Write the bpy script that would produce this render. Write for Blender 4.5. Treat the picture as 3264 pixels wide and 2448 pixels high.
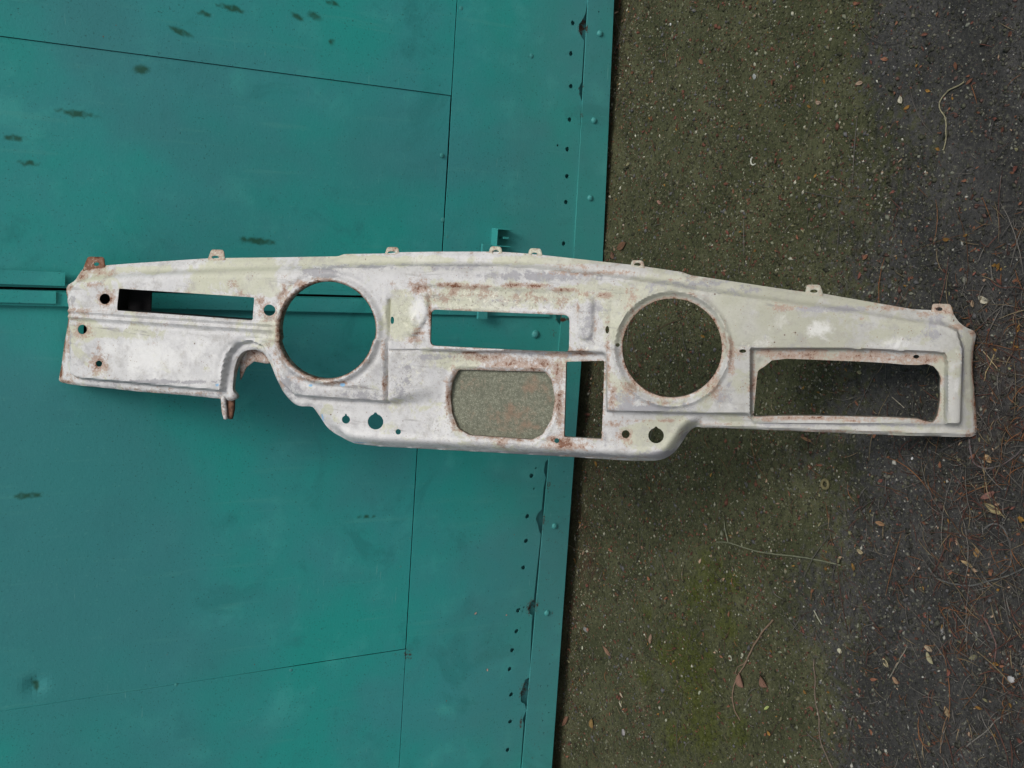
import bpy, math, random
import numpy as np
from mathutils import Matrix, Vector
from mathutils.geometry import delaunay_2d_cdt

for o in list(bpy.data.objects):
    bpy.data.objects.remove(o)
scene = bpy.context.scene
rng = np.random.default_rng(7)
random.seed(7)

# ------------------------------------------------------------------ camera
W, H, F = 3264.0, 2448.0, 3300.0            # survey units of the traced outlines
down = np.array([66.0, 6190.0, 3300.0]); down /= np.linalg.norm(down)
left = np.array([-22424.0, -1525.0, 3300.0]); left -= down * left.dot(down); left /= np.linalg.norm(left)
ax = -left; az = -down; ay = np.cross(az, ax)
R_wc = np.array([ax, ay, az])                # rows: world axes in upright camera coords (right, down, forward)
def to_world(v): return R_wc @ np.asarray(v, float)
CAM_H = 1.5
def raw_ray(x, y):                           # direction through a point of the photograph
    return to_world([H / 2 - y, x - W / 2, F])
GATE_BOTTOM_Z = 0.045
r0 = raw_ray(1845, 1224)
t0 = (CAM_H - GATE_BOTTOM_Z) / -r0[2]
CAM = np.array([0.0, -t0 * r0[1], CAM_H])
cx, cy, cz = to_world([0, 1, 0]), to_world([1, 0, 0]), -to_world([0, 0, 1])
cam = bpy.data.cameras.new('camera')
camo = bpy.data.objects.new('camera', cam)
scene.collection.objects.link(camo)
M = Matrix(((cx[0], cy[0], cz[0], CAM[0]), (cx[1], cy[1], cz[1], CAM[1]), (cx[2], cy[2], cz[2], CAM[2]), (0, 0, 0, 1)))
camo.matrix_world = M
cam.sensor_fit = 'HORIZONTAL'; cam.sensor_width = 36.0; cam.lens = 36.0 * F / W
cam.clip_start = 0.05; cam.clip_end = 500
scene.camera = camo

# ------------------------------------------------------------------ light
SUN_EL, SUN_AZ = math.radians(58), math.radians(140)      # azimuth from +Y clockwise: in front of the gate, to its right
w = bpy.data.worlds.new("World"); scene.world = w; w.use_nodes = True
nt = w.node_tree
bg = nt.nodes['Background']
sky = nt.nodes.new('ShaderNodeTexSky'); sky.sky_type = 'NISHITA'; sky.sun_disc = False
sky.sun_elevation = SUN_EL; sky.sun_rotation = SUN_AZ
sky.air_density = 1.0; sky.dust_density = 4.0; sky.ozone_density = 1.0
hs = nt.nodes.new('ShaderNodeHueSaturation'); hs.inputs['Saturation'].default_value = 0.42
nt.links.new(sky.outputs[0], hs.inputs['Color']); nt.links.new(hs.outputs[0], bg.inputs['Color'])
bg.inputs['Strength'].default_value = 0.12
sl = bpy.data.lights.new('sun', 'SUN'); sl.energy = 1.6; sl.angle = math.radians(18); sl.color = (1.0, 0.97, 0.92)
so = bpy.data.objects.new('sun', sl); scene.collection.objects.link(so)
sd_ = Vector((math.sin(SUN_AZ) * math.cos(SUN_EL), math.cos(SUN_AZ) * math.cos(SUN_EL), math.sin(SUN_EL)))
so.rotation_euler = sd_.to_track_quat('Z', 'Y').to_euler()
so.location = (1, -3, 5)
scene.view_settings.view_transform = 'Standard'; scene.view_settings.look = 'None'
scene.view_settings.exposure = 0.0; scene.view_settings.gamma = 1.0
scene.view_settings.use_curve_mapping = False

# ------------------------------------------------------------------ mapping traced points to the real planes
def ray_to(x, y, axis, val):
    d = raw_ray(x, y); t = (val - CAM[axis]) / d[axis]
    return CAM + t * d
def g_gate(x, y):                            # -> (X, Z) on the gate plane Y = 0
    p = ray_to(x, y, 1, 0.0); return (p[0], p[2])
def g_ground(x, y, z=0.0):
    p = ray_to(x, y, 2, z); return (p[0], p[1])
P_top = ray_to(200, 1222, 1, -0.052)
P_bot = ray_to(3119, 1390, 2, 0.004)
U = P_bot - P_top; U /= np.linalg.norm(U)
Xh = np.array([1.0, 0, 0]); N_D = np.cross(U, Xh); N_D /= np.linalg.norm(N_D)
if N_D[1] > 0: N_D = -N_D                    # towards the camera
def g_dash(xy):                              # (n,2) traced -> (n,3) on the dash plane
    xy = np.asarray(xy, float)
    v = np.stack([H / 2 - xy[:, 1], xy[:, 0] - W / 2, np.full(len(xy), F)], 1)
    d = v @ R_wc.T
    t = ((P_bot - CAM) @ N_D) / (d @ N_D)
    return CAM + d * t[:, None]

# ------------------------------------------------------------------ helpers
def tag(o, label=None, cat=None, group=None, kind=None):
    if label: o['label'] = label
    if cat: o['category'] = cat
    if group: o['group'] = group
    if kind: o['kind'] = kind
    return o
def link(name, me, mat=None, parent=None, smooth=False):
    o = bpy.data.objects.new(name, me); scene.collection.objects.link(o)
    if mat: me.materials.append(mat)
    if parent: o.parent = parent
    if smooth:
        me.polygons.foreach_set('use_smooth', np.ones(len(me.polygons), bool))
    return o
def mesh(name, v, f, attrs=None, cols=None):
    me = bpy.data.meshes.new(name)
    if isinstance(f, np.ndarray):
        k = f.shape[1]; me.vertices.add(len(v)); me.vertices.foreach_set('co', np.asarray(v, np.float32).ravel())
        me.loops.add(f.size); me.loops.foreach_set('vertex_index', f.astype(np.int32).ravel())
        me.polygons.add(len(f)); me.polygons.foreach_set('loop_start', np.arange(0, f.size, k, dtype=np.int32))
        me.update(calc_edges=True)
    else:
        me.from_pydata([tuple(p) for p in np.asarray(v, float)], [], [tuple(int(i) for i in q) for q in f])
    for k, a in (attrs or {}).items():
        at = me.attributes.new(k, 'FLOAT', 'POINT'); at.data.foreach_set('value', np.asarray(a, np.float32))
    if cols is not None:
        at = me.color_attributes.new('tint', 'FLOAT_COLOR', 'POINT')
        c = np.concatenate([np.asarray(cols, np.float32), np.ones((len(cols), 1), np.float32)], 1)
        at.data.foreach_set('color', c.ravel())
    me.validate(); me.update()
    return me
def empty(name, loc, label, cat, group=None):
    o = bpy.data.objects.new(name, None); scene.collection.objects.link(o); o.location = loc
    o.empty_display_size = 0.05
    return tag(o, label, cat, group)
def child(o, root):                          # mesh given in world space under an unrotated empty
    o.parent = root; o.matrix_parent_inverse = Matrix.Translation(-Vector(root.location)); return o

def sstep(t): t = np.clip(t, 0, 1); return t * t * (3 - 2 * t)
def seg_dist(P, poly, closed=True):
    poly = np.asarray(poly, float); d = np.full(len(P), 1e9)
    n = len(poly)
    for i in range(n if closed else n - 1):
        a, b = poly[i], poly[(i + 1) % n]; ab = b - a
        t = np.clip(((P - a) @ ab) / max(ab @ ab, 1e-12), 0, 1)
        d = np.minimum(d, np.hypot(*(P - a - t[:, None] * ab).T))
    return d
def inside(P, poly):
    poly = np.asarray(poly, float); c = np.zeros(len(P), bool); n = len(poly)
    x, y = P[:, 0], P[:, 1]
    for i in range(n):
        x1, y1 = poly[i]; x2, y2 = poly[(i + 1) % n]
        if y1 == y2: continue
        k = ((y1 > y) != (y2 > y)) & (x < (x2 - x1) * (y - y1) / (y2 - y1) + x1)
        c ^= k
    return c
def sdist(P, poly):
    d = seg_dist(P, poly); return np.where(inside(P, poly), d, -d)
def resample(poly, step, closed=True):
    poly = np.asarray(poly, float); out = []; n = len(poly)
    for i in range(n if closed else n - 1):
        a, b = poly[i], poly[(i + 1) % n]; k = max(1, int(round(np.hypot(*(b - a)) / step)))
        for j in range(k): out.append(a + (b - a) * j / k)
    if not closed: out.append(poly[-1])
    return np.array(out)
def chaikin(poly, n=2, closed=True):
    p = np.asarray(poly, float)
    for _ in range(n):
        q = np.roll(p, -1, 0)
        if closed:
            p = np.stack([p * .75 + q * .25, p * .25 + q * .75], 1).reshape(-1, 2)
        else:
            m = np.stack([p[:-1] * .75 + p[1:] * .25, p[:-1] * .25 + p[1:] * .75], 1).reshape(-1, 2)
            p = np.concatenate([p[:1], m, p[-1:]])
    return p
def round_poly(poly, r):
    out = []; n = len(poly)
    for i in range(n):
        p0, p1, p2 = (np.array(poly[j % n], float) for j in (i - 1, i, i + 1))
        a = p0 - p1; b = p2 - p1; la, lb = np.hypot(*a), np.hypot(*b)
        rr = min(r, la * .45, lb * .45); A = p1 + a / la * rr; B = p1 + b / lb * rr
        for t in (0, .25, .5, .75, 1): out.append((1 - t) ** 2 * A + 2 * t * (1 - t) * p1 + t * t * B)
    return np.array(out)
def ell(cx, cy, rx, ry=None, n=None, rot=0):
    ry = ry or rx; n = n or max(10, int(2 * math.pi * max(rx, ry) / 6))
    a = np.linspace(0, 2 * math.pi, n, endpoint=False)
    x, y = rx * np.cos(a), ry * np.sin(a); c, s = math.cos(rot), math.sin(rot)
    return np.stack([cx + x * c - y * s, cy + x * s + y * c], 1)

def sheet2d(outline, holes, sp, lines=()):
    """triangulated region with grid points inside; returns verts2d, tris"""
    loops = [np.asarray(outline)] + [np.asarray(h) for h in holes]
    x0, y0 = loops[0].min(0); x1, y1 = loops[0].max(0)
    gx, gy = np.meshgrid(np.arange(x0 + sp / 2, x1, sp), np.arange(y0 + sp / 2, y1, sp * .9))
    gx[1::2] += sp / 2
    G = np.stack([gx.ravel(), gy.ravel()], 1)
    keep = inside(G, loops[0]) & (seg_dist(G, loops[0]) > sp * .5)
    for h in loops[1:]:
        b0, b1 = h.min(0) - sp, h.max(0) + sp
        near = keep & (G[:, 0] > b0[0]) & (G[:, 0] < b1[0]) & (G[:, 1] > b0[1]) & (G[:, 1] < b1[1])
        idx = np.where(near)[0]
        if len(idx):
            g = G[idx]; bad = inside(g, h) | (seg_dist(g, h) < sp * .5); keep[idx[bad]] = False
    for ln in lines:
        b0, b1 = ln.min(0) - sp, ln.max(0) + sp
        idx = np.where(keep & (G[:, 0] > b0[0]) & (G[:, 0] < b1[0]) & (G[:, 1] > b0[1]) & (G[:, 1] < b1[1]))[0]
        if len(idx): keep[idx[seg_dist(G[idx], ln, False) < min(sp * .5, 2.6)]] = False
    G = G[keep]
    V = []; E = []
    for lp in loops:
        s = len(V); V += [tuple(p) for p in lp]; n = len(lp); E += [(s + i, s + (i + 1) % n) for i in range(n)]
    for ln in lines:
        s = len(V); V += [tuple(p) for p in ln]; E += [(s + i, s + i + 1) for i in range(len(ln) - 1)]
    V += [tuple(p) for p in G]
    ov, oe, of, *_ = delaunay_2d_cdt([Vector(p) for p in V], E, [], 0, 1e-7)
    ov = np.array([(p[0], p[1]) for p in ov]); T = np.array([list(f) for f in of])
    C = ov[T].mean(1)
    k = inside(C, loops[0])
    for h in loops[1:]:
        b0, b1 = h.min(0), h.max(0)
        idx = np.where((C[:, 0] > b0[0]) & (C[:, 0] < b1[0]) & (C[:, 1] > b0[1]) & (C[:, 1] < b1[1]))[0]
        if len(idx): k[idx[inside(C[idx], h)]] = False
    T = T[k]
    used = np.unique(T); mp = -np.ones(len(ov), int); mp[used] = np.arange(len(used))
    return ov[used], mp[T]
def solidify(P3, T, nrm, th):
    """front sheet P3, back at -th*nrm, rim walls on the open edges. faces wound so that front faces nrm"""
    a, b, c = P3[T[:, 0]], P3[T[:, 1]], P3[T[:, 2]]
    fn = np.cross(b - a, c - a); flip = (fn @ nrm) < 0
    T = T.copy(); T[flip] = T[flip][:, ::-1]
    n = len(P3); V = np.concatenate([P3, P3 - np.asarray(nrm) * th])
    cnt = {}
    for t in T.tolist():
        for i in range(3):
            e = (t[i], t[(i + 1) % 3]); cnt[e] = cnt.get(e, 0) + 1
    B = [e for e in cnt if (e[1], e[0]) not in cnt]
    faces = T.tolist() + (T[:, ::-1] + n).tolist() + [(e[1], e[0], e[0] + n, e[1] + n) for e in B]
    return V, faces

def vnoise(P, s, seed=0, octs=3):
    """cheap smooth value noise in 2D"""
    r = np.random.default_rng(seed); out = np.zeros(len(P)); amp = 1; tot = 0
    for o in range(octs):
        q = P / s * (2 ** o); i = np.floor(q).astype(int); f = q - i; f = f * f * (3 - 2 * f)
        tab = r.random((256, 256))
        g = lambda a, b: tab[(i[:, 0] + a) % 256, (i[:, 1] + b) % 256]
        v = (g(0, 0) * (1 - f[:, 0]) + g(1, 0) * f[:, 0]) * (1 - f[:, 1]) + (g(0, 1) * (1 - f[:, 0]) + g(1, 1) * f[:, 0]) * f[:, 1]
        out += v * amp; tot += amp; amp *= .5
    return out / tot
def boxmesh(name, x0, x1, y0, y1, z0, z1):
    v = [(x, y, z) for x in (x0, x1) for y in (y0, y1) for z in (z0, z1)]
    f = [(0, 1, 3, 2), (4, 6, 7, 5), (0, 4, 5, 1), (2, 3, 7, 6), (0, 2, 6, 4), (1, 5, 7, 3)]
    return mesh(name, v, f)
def blob(P, x, y, rx, ry, rot=0):
    c, s = math.cos(rot), math.sin(rot); dx, dy = P[:, 0] - x, P[:, 1] - y
    u, v = (dx * c + dy * s) / rx, (-dx * s + dy * c) / ry
    return np.exp(-(u * u + v * v))

# ------------------------------------------------------------------ materials
class NT:
    def __init__(s, name):
        s.m = bpy.data.materials.new(name); s.m.use_nodes = True; s.t = s.m.node_tree
        s.b = s.t.nodes['Principled BSDF']
    def n(s, typ, **kw):
        nd = s.t.nodes.new('ShaderNode' + typ)
        for k, v in kw.items():
            if k in nd.inputs: nd.inputs[k].default_value = v
            else: setattr(nd, k, v)
        return nd
    def l(s, a, b): s.t.links.new(a, b)
    def coord(s): return s.n('TexCoord').outputs['Object']
    def noise(s, scale, detail=4, rough=.55, vec=None, dist=0):
        nd = s.n('TexNoise'); nd.inputs['Scale'].default_value = scale; nd.inputs['Detail'].default_value = detail
        nd.inputs['Roughness'].default_value = rough; nd.inputs['Distortion'].default_value = dist
        if vec is not None: s.l(vec, nd.inputs['Vector'])
        return nd.outputs['Fac']
    def vor(s, scale, vec=None, out='Distance', feature='F1'):
        nd = s.n('TexVoronoi'); nd.feature = feature; nd.inputs['Scale'].default_value = scale
        if vec is not None: s.l(vec, nd.inputs['Vector'])
        return nd.outputs[out]
    def ramp(s, fac, lo, hi):
        nd = s.n('MapRange'); nd.interpolation_type = 'SMOOTHSTEP'
        nd.inputs['From Min'].default_value = lo; nd.inputs['From Max'].default_value = hi
        s.l(fac, nd.inputs['Value']); return nd.outputs[0]
    def math(s, op, a, b):
        nd = s.n('Math'); nd.operation = op
        for i, q in enumerate((a, b)):
            if isinstance(q, (int, float)): nd.inputs[i].default_value = q
            else: s.l(q, nd.inputs[i])
        return nd.outputs[0]
    def mix(s, fac, a, b, mode='MIX'):
        nd = s.n('Mix'); nd.data_type = 'RGBA'; nd.blend_type = mode
        for nm, q in (('Factor', fac), ('A', a), ('B', b)):
            sock = [i for i in nd.inputs if i.name == nm and i.type == ('VALUE' if nm == 'Factor' else 'RGBA')][0]
            if isinstance(q, (int, float)): sock.default_value = q
            elif isinstance(q, tuple): sock.default_value = (*q, 1)
            else: s.l(q, sock)
        return [o for o in nd.outputs if o.type == 'RGBA'][0]
    def attr(s, name, col=False):
        nd = s.n('Attribute'); nd.attribute_name = name
        return nd.outputs['Color'] if col else nd.outputs['Fac']
    def bump(s, h, strength, dist, prev=None):
        nd = s.n('Bump'); nd.inputs['Strength'].default_value = strength; nd.inputs['Distance'].default_value = dist
        s.l(h, nd.inputs['Height'])
        if prev is not None: s.l(prev, nd.inputs['Normal'])
        return nd.outputs[0]
    def out(s, col, rough=.6, nrm=None, spec=.4, metal=0):
        if isinstance(col, tuple): s.b.inputs['Base Color'].default_value = (*col, 1)
        else: s.l(col, s.b.inputs['Base Color'])
        if isinstance(rough, (int, float)): s.b.inputs['Roughness'].default_value = rough
        else: s.l(rough, s.b.inputs['Roughness'])
        if nrm is not None: s.l(nrm, s.b.inputs['Normal'])
        s.b.inputs['Specular IOR Level'].default_value = spec; s.b.inputs['Metallic'].default_value = metal
        return s.m

def mat_teal():
    m = NT('teal_gate_paint'); c = m.coord()
    big = m.noise(2.2, 5, .6, c); mid = m.noise(9, 6, .62, c); fine = m.noise(160, 4, .6, c)
    base = m.mix(m.ramp(big, .36, .64), (.018, .300, .268), (.040, .262, .270))
    base = m.mix(m.math('MULTIPLY', m.ramp(mid, .52, .72), .6), base, (.050, .36, .33))
    base = m.mix(m.math('MULTIPLY', m.ramp(m.noise(5, 6, .7, c, .6), .54, .66), .55), base, (.020, .20, .195))
    base = m.mix(m.math('MULTIPLY', m.ramp(m.noise(1.1, 4, .6, c, .5), .44, .62), .75), base, (.045, .222, .235))
    sx = m.n('SeparateXYZ'); m.l(c, sx.inputs[0]); sp_ = m.math('ADD', sx.outputs['Z'], m.math('MULTIPLY', m.noise(6, 6, .75, c), .5))
    base = m.mix(m.math('MULTIPLY', m.ramp(sp_, .75, .30), .30), base, (.085, .18, .165))
    # vertical run marks of the brushed coat
    mp = m.n('Mapping'); mp.inputs['Scale'].default_value = (60, 60, 4); m.l(c, mp.inputs[0])
    st = m.noise(1, 4, .6, mp.outputs[0])
    base = m.mix(m.math('MULTIPLY', m.ramp(st, .58, .75), .25), base, (.08, .33, .29))
    base = m.mix(m.math('MULTIPLY', m.ramp(fine, .62, .72), .3), base, (.09, .34, .30))
    base = m.mix(m.math('MULTIPLY', m.ramp(m.noise(230, 3, .6, c), .62, .70), .6), base, (.012, .07, .065))
    sm = m.math('ADD', m.attr('smudge'), m.math('MULTIPLY', m.math('SUBTRACT', m.noise(60, 5, .65, c), .5), .7))
    base = m.mix(m.math('MULTIPLY', m.ramp(sm, .30, .8), .85), base, (.012, .065, .03))
    ru = m.math('ADD', m.attr('rust'), m.math('MULTIPLY', m.math('SUBTRACT', m.noise(120, 7, .8, c), .5), 1.6))
    base = m.mix(m.ramp(ru, .38, .6), base, m.mix(m.noise(200, 3, .6, c), (.10, .035, .015), (.03, .015, .01)))
    mp2 = m.n('Mapping'); mp2.inputs['Rotation'].default_value = (0, .5, 0); mp2.inputs['Scale'].default_value = (14, 14, 240); m.l(c, mp2.inputs[0])
    scr = m.math('MULTIPLY', m.ramp(m.noise(1, 3, .6, mp2.outputs[0], .2), .67, .71), m.ramp(m.noise(4, 3, .6, c), .50, .62))
    base = m.mix(m.math('MULTIPLY', scr, .55), base, (.16, .40, .36))
    # chips scattered
    chip = m.ramp(m.vor(26, c), .045, .03)
    chip = m.math('MULTIPLY', chip, m.ramp(m.noise(7, 2, .5, c), .60, .66))
    base = m.mix(chip, base, (.16, .08, .045))
    n1 = m.bump(mid, .25, .004); n2 = m.bump(fine, .35, .0012, n1)
    n2 = m.bump(m.noise(600, 3, .6, c), .25, .0006, n2)
    return m.out(base, m.math('ADD', .42, m.math('MULTIPLY', mid, .25)), n2, .35)
def mat_dash():
    m = NT('aged_dashboard_paint'); c = m.coord()
    cr = m.math('ADD', m.attr('cream'), m.math('MULTIPLY', m.math('SUBTRACT', m.noise(16, 9, .74, c, .5), .5), 2.6))
    white = m.mix(m.noise(38, 5, .6, c), (.44, .44, .45), (.68, .68, .67))
    base = m.mix(m.ramp(cr, .38, .56), white, m.mix(m.noise(30, 5, .6, c), (.42, .425, .325), (.59, .595, .475)))
    base = m.mix(m.math('MULTIPLY', m.ramp(m.noise(22, 7, .7, c, 1.2), .53, .70), .6), base, (.33, .32, .335))
    base = m.mix(m.math('MULTIPLY', m.ramp(m.noise(9, 5, .6, c), .5, .75), .6), base, (.70, .70, .68))
    # long scuffs along the panel
    mp = m.n('Mapping'); mp.inputs['Rotation'].default_value = (0, 0, .1); mp.inputs['Scale'].default_value = (90, 9, 9); m.l(c, mp.inputs[0])
    scuff = m.noise(1, 6, .7, mp.outputs[0], .4)
    base = m.mix(m.math('MULTIPLY', m.ramp(scuff, .56, .68), m.math('MULTIPLY', m.ramp(m.noise(6, 2, .5, c), .45, .6), .75)), base, (.21, .205, .20))
    spk = m.noise(200, 6, .85, c)
    speck = m.math('MULTIPLY', m.ramp(spk, .54, .62), m.math('ADD', .22, m.math('MULTIPLY', m.attr('speck'), .78)))
    base = m.mix(speck, base, (.17, .14, .11))
    base = m.mix(m.math('MULTIPLY', m.ramp(m.noise(30, 8, .8, c), .48, .66), .62), base, (.34, .33, .31))
    base = m.mix(m.math('MULTIPLY', m.attr('dulling'), .62), base, (.29, .285, .235))
    fl = m.noise(48, 9, .8, c, .4); fl2 = m.noise(24, 8, .75, c, .3)
    shf_ = m.math('ADD', m.attr('sheen_flake'), m.math('MULTIPLY', m.math('SUBTRACT', fl2, .5), 2.2))
    base = m.mix(m.math('MULTIPLY', m.ramp(shf_, .30, .85), .62), base, (.76, .76, .745))  # lightens the paint for the box highlight and the whitish flakes
    ba = m.math('ADD', m.attr('bare'), m.math('MULTIPLY', m.math('SUBTRACT', fl, .5), 2.4))
    base = m.mix(m.math('MULTIPLY', m.ramp(ba, .36, .56), .88), base, m.mix(fl2, (.20, .20, .215), (.40, .395, .415)))
    base = m.mix(m.math('MULTIPLY', m.ramp(m.noise(110, 7, .85, c), .53, .60), m.math('ADD', .08, m.math('MULTIPLY', m.attr('speck'), .8))), base, (.72, .71, .60))
    nz = m.math('ADD', m.math('MULTIPLY', m.noise(60, 8, .8, c, .3), .55), m.math('MULTIPLY', m.noise(210, 6, .8, c), .45))
    ru = m.math('ADD', m.math('MULTIPLY', m.attr('rust'), .98), m.math('MULTIPLY', m.math('SUBTRACT', nz, .5), 3.6))
    pink = m.mix(m.noise(50, 5, .6, c), (.42, .31, .245), (.30, .20, .145))
    base = m.mix(m.math('MULTIPLY', m.ramp(ru, .26, .52), .85), base, pink)
    base = m.mix(m.ramp(ru, .66, .82), base, m.mix(m.noise(140, 4, .7, c), (.24, .085, .03), (.06, .03, .02)))
    base = m.mix(m.ramp(m.math('ADD', m.attr('blue'), m.math('MULTIPLY', m.math('SUBTRACT', nz, .5), .8)), .4, .6), base, (.22, .42, .62))
    sp2 = m.math('MULTIPLY', m.ramp(m.vor(190, c), .20, .12), m.ramp(m.noise(34, 5, .75, c), .50, .60))
    base = m.mix(m.math('MULTIPLY', sp2, .8), base, (.20, .095, .045))
    # stray chips
    ch = m.math('MULTIPLY', m.ramp(m.vor(70, c), .13, .08), m.ramp(m.noise(13, 3, .6, c), .60, .66))
    base = m.mix(ch, base, (.12, .07, .05))
    n1 = m.bump(nz, .5, .0016); n1 = m.bump(spk, .45, .0007, n1)
    return m.out(base, m.math('ADD', .40, m.math('MULTIPLY', nz, .3)), n1, .45)
def mat_plain(name, col, rough=.7, var=.3, scale=60, spec=.3):
    m = NT(name); c = m.coord()
    d = tuple(x * (1 - var) for x in col); e = tuple(min(1, x * (1 + var)) for x in col)
    nz = m.noise(scale, 5, .65, c)
    return m.out(m.mix(m.ramp(nz, .3, .7), d, e), rough, m.bump(nz, .4, .001), spec)
def mat_tint(name, rough=.8, scale=300, spec=.25, amp=.35, nrm=.5):
    m = NT(name); c = m.coord(); a = m.attr('tint', True); nz = m.noise(scale, 4, .65, c)
    dark = m.mix(1.0, a, (1 - amp,) * 3, 'MULTIPLY')
    return m.out(m.mix(m.ramp(nz, .35, .65), dark, a), rough, m.bump(nz, nrm, .0006), spec)
def mat_ground():
    m = NT('mossy_dirty_asphalt'); c = m.coord()
    gz = m.attr('grey'); mo = m.attr('moss'); br = m.attr('brown')
    n0 = m.noise(7, 6, .65, c); n1 = m.noise(60, 6, .7, c); n2 = m.noise(260, 5, .75, c)
    n3 = m.noise(120, 5, .8, c)
    ol = m.mix(m.ramp(n0, .35, .65), (.044, .049, .020), (.080, .083, .040))
    gr = m.mix(m.ramp(n0, .35, .65), (.031, .031, .031), (.054, .053, .053))
    gm = m.math('ADD', gz, m.math('MULTIPLY', m.math('SUBTRACT', n1, .5), 2.2))
    base = m.mix(m.ramp(gm, .3, .7), ol, gr)
    bm = m.math('ADD', m.math('MULTIPLY', br, .6), m.math('MULTIPLY', m.math('SUBTRACT', m.noise(48, 7, .8, c), .5), 2.4))
    base = m.mix(m.math('MULTIPLY', m.ramp(bm, .34, .7), .75), base, (.062, .030, .019))
    mm = m.math('ADD', m.math('MULTIPLY', mo, .8), m.math('MULTIPLY', m.math('SUBTRACT', m.noise(30, 8, .8, c), .5), 2.2))
    base = m.mix(m.math('MULTIPLY', m.ramp(mm, .40, .85), .9), base, m.mix(n1, (.040, .050, .005), (.076, .086, .012)))
    base = m.mix(m.math('MULTIPLY', m.ramp(n3, .48, .36), .85), base, (.008, .009, .006))
    base = m.mix(m.math('MULTIPLY', m.ramp(n3, .54, .66), .55), base, (.15, .15, .10))
    base = m.mix(m.math('MULTIPLY', m.ramp(n2, .45, .33), .75), base, (.012, .012, .009))
    base = m.mix(m.math('MULTIPLY', m.ramp(n2, .57, .68), .45), base, (.14, .135, .095))
    v = m.vor(240, c)
    base = m.mix(m.math('MULTIPLY', m.ramp(v, .22, .14), m.ramp(m.noise(130, 2, .5, c), .58, .62)), base, (.26, .25, .20))
    nn = m.bump(n1, .7, .006); nn = m.bump(n2, .9, .003, nn)
    return m.out(base, .88, nn, .25)
TEAL = mat_teal(); DASH = mat_dash(); GROUND = mat_ground()
DARK = mat_plain('dark_interior', (.02, .022, .02), .9)  # darkness of the garage interior put into the colour
BLACK = mat_plain('painted_shade_black', (.008, .007, .008), .95)  # near-black that stands in for shade in and behind the slot
RUSTY = mat_plain('rusty_steel', (.13, .065, .04), .8, .5, 160)
CONC = mat_plain('weathered_render', (.28, .27, .24), .9, .2, 20)
STONE = mat_tint('stone', .75, 500); LITTER = mat_tint('dry_plant_matter', .8, 400)
MOSS = mat_tint('moss', .95, 600)

# ------------------------------------------------------------------ ground
gv = lambda pts: np.array([g_ground(*p) for p in pts])
x0, x1, y0, y1 = -1.55, 1.75, -2.75, .30
sp = .006
nx, ny = int((x1 - x0) / sp) + 1, int((y1 - y0) / sp) + 1
X, Y = np.meshgrid(np.linspace(x0, x1, nx), np.linspace(y0, y1, ny)); P = np.stack([X.ravel(), Y.ravel()], 1)
def to_px(P3):                               # world point -> traced coordinates (for placing stains)
    v = (np.asarray(P3) - CAM) @ R_wc
    return np.stack([W / 2 + F * v[:, 1] / v[:, 2], H / 2 - F * v[:, 0] / v[:, 2]], 1)
C0 = g_ground(3000, 1230); Cm = g_ground(2230, 2000)
def grey_at(P):
    # compacted grey tarmac away from the gate, olive silt close to it
    a, b = np.array(g_ground(2860, 250)), np.array(g_ground(2690, 2300)); t_ = (b - a) / np.hypot(*(b - a)); n_ = np.array([t_[1], -t_[0]])
    if n_[1] > 0: n_ = -n_
    return sstep(((P - a) @ n_ + .16 + .20 + .45 * (vnoise(P, .18, 3) - .5)) / .66)
def moss_at(P):
    o = np.zeros(len(P))
    for (px, py, r) in ((2200, 2120, .16), (2240, 2320, .12), (2260, 1850, .10), (2215, 1890, .075), (2340, 1870, .05), (2110, 2080, .06), (2320, 1990, .07), (2230, 2200, .09), (2150, 2350, .07), (2350, 2330, .06), (2060, 1950, .035), (2060, 2160, .05)):
        q = g_ground(px, py); o = np.maximum(o, np.exp(-((P[:, 0] - q[0]) ** 2 + (P[:, 1] - q[1]) ** 2) / r ** 2))
    return o
def brown_at(P):
    o = np.zeros(len(P))
    for (px, py, r, s) in ((1850, 1650, .06, .9), (1880, 1800, .08, 1), (1820, 1960, .07, .9), (2560, 520, .08, .5), (2500, 700, .06, .5), (2750, 820, .08, .45), (3180, 1150, .10, .8), (3200, 1350, .10, .7), (3120, 1560, .09, .7), (3000, 1750, .1, .6), (3180, 1900, .1, .5), (1950, 2350, .05, .4), (2150, 400, .05, .3), (1900, 1500, .05, .8)):
        q = g_ground(px, py); o = np.maximum(o, s * np.exp(-((P[:, 0] - q[0]) ** 2 + (P[:, 1] - q[1]) ** 2) / r ** 2))
    return o
Z = (vnoise(P, .6, 1) - .5) * .010 + (vnoise(P, .045, 2, 3) - .5) * .006 + (vnoise(P, .022, 5, 3) - .5) * .0075
edge = np.minimum.reduce([P[:, 0] - x0, x1 - P[:, 0], P[:, 1] - y0, y1 - P[:, 1]])
Z *= sstep(edge / .1)
idx = np.arange(nx * ny).reshape(ny, nx)
fq = np.stack([idx[:-1, :-1], idx[:-1, 1:], idx[1:, 1:], idx[1:, :-1]], -1).reshape(-1, 4)
v3 = np.column_stack([P, Z])
n0_ = len(v3)
B = 60.0
ring = [(-B, -B, 0), (B, -B, 0), (B, B, 0), (-B, B, 0)]
c_ = [idx[0, 0], idx[0, -1], idx[-1, -1], idx[-1, 0]]
v3 = np.concatenate([v3, ring])
sides = [idx[0, :], idx[:, -1], idx[-1, ::-1], idx[::-1, 0]]
faces = fq.tolist()
for k in range(4):
    s = list(sides[k]); faces.append([n0_ + k, n0_ + (k + 1) % 4] + [int(q) for q in s[::-1]])
PP = v3[:, :2]
gm = mesh('ground', v3, faces, {'grey': grey_at(PP), 'moss': moss_at(PP), 'brown': brown_at(PP)})
tag(link('ground', gm, GROUND, smooth=True), kind='structure')
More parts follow.
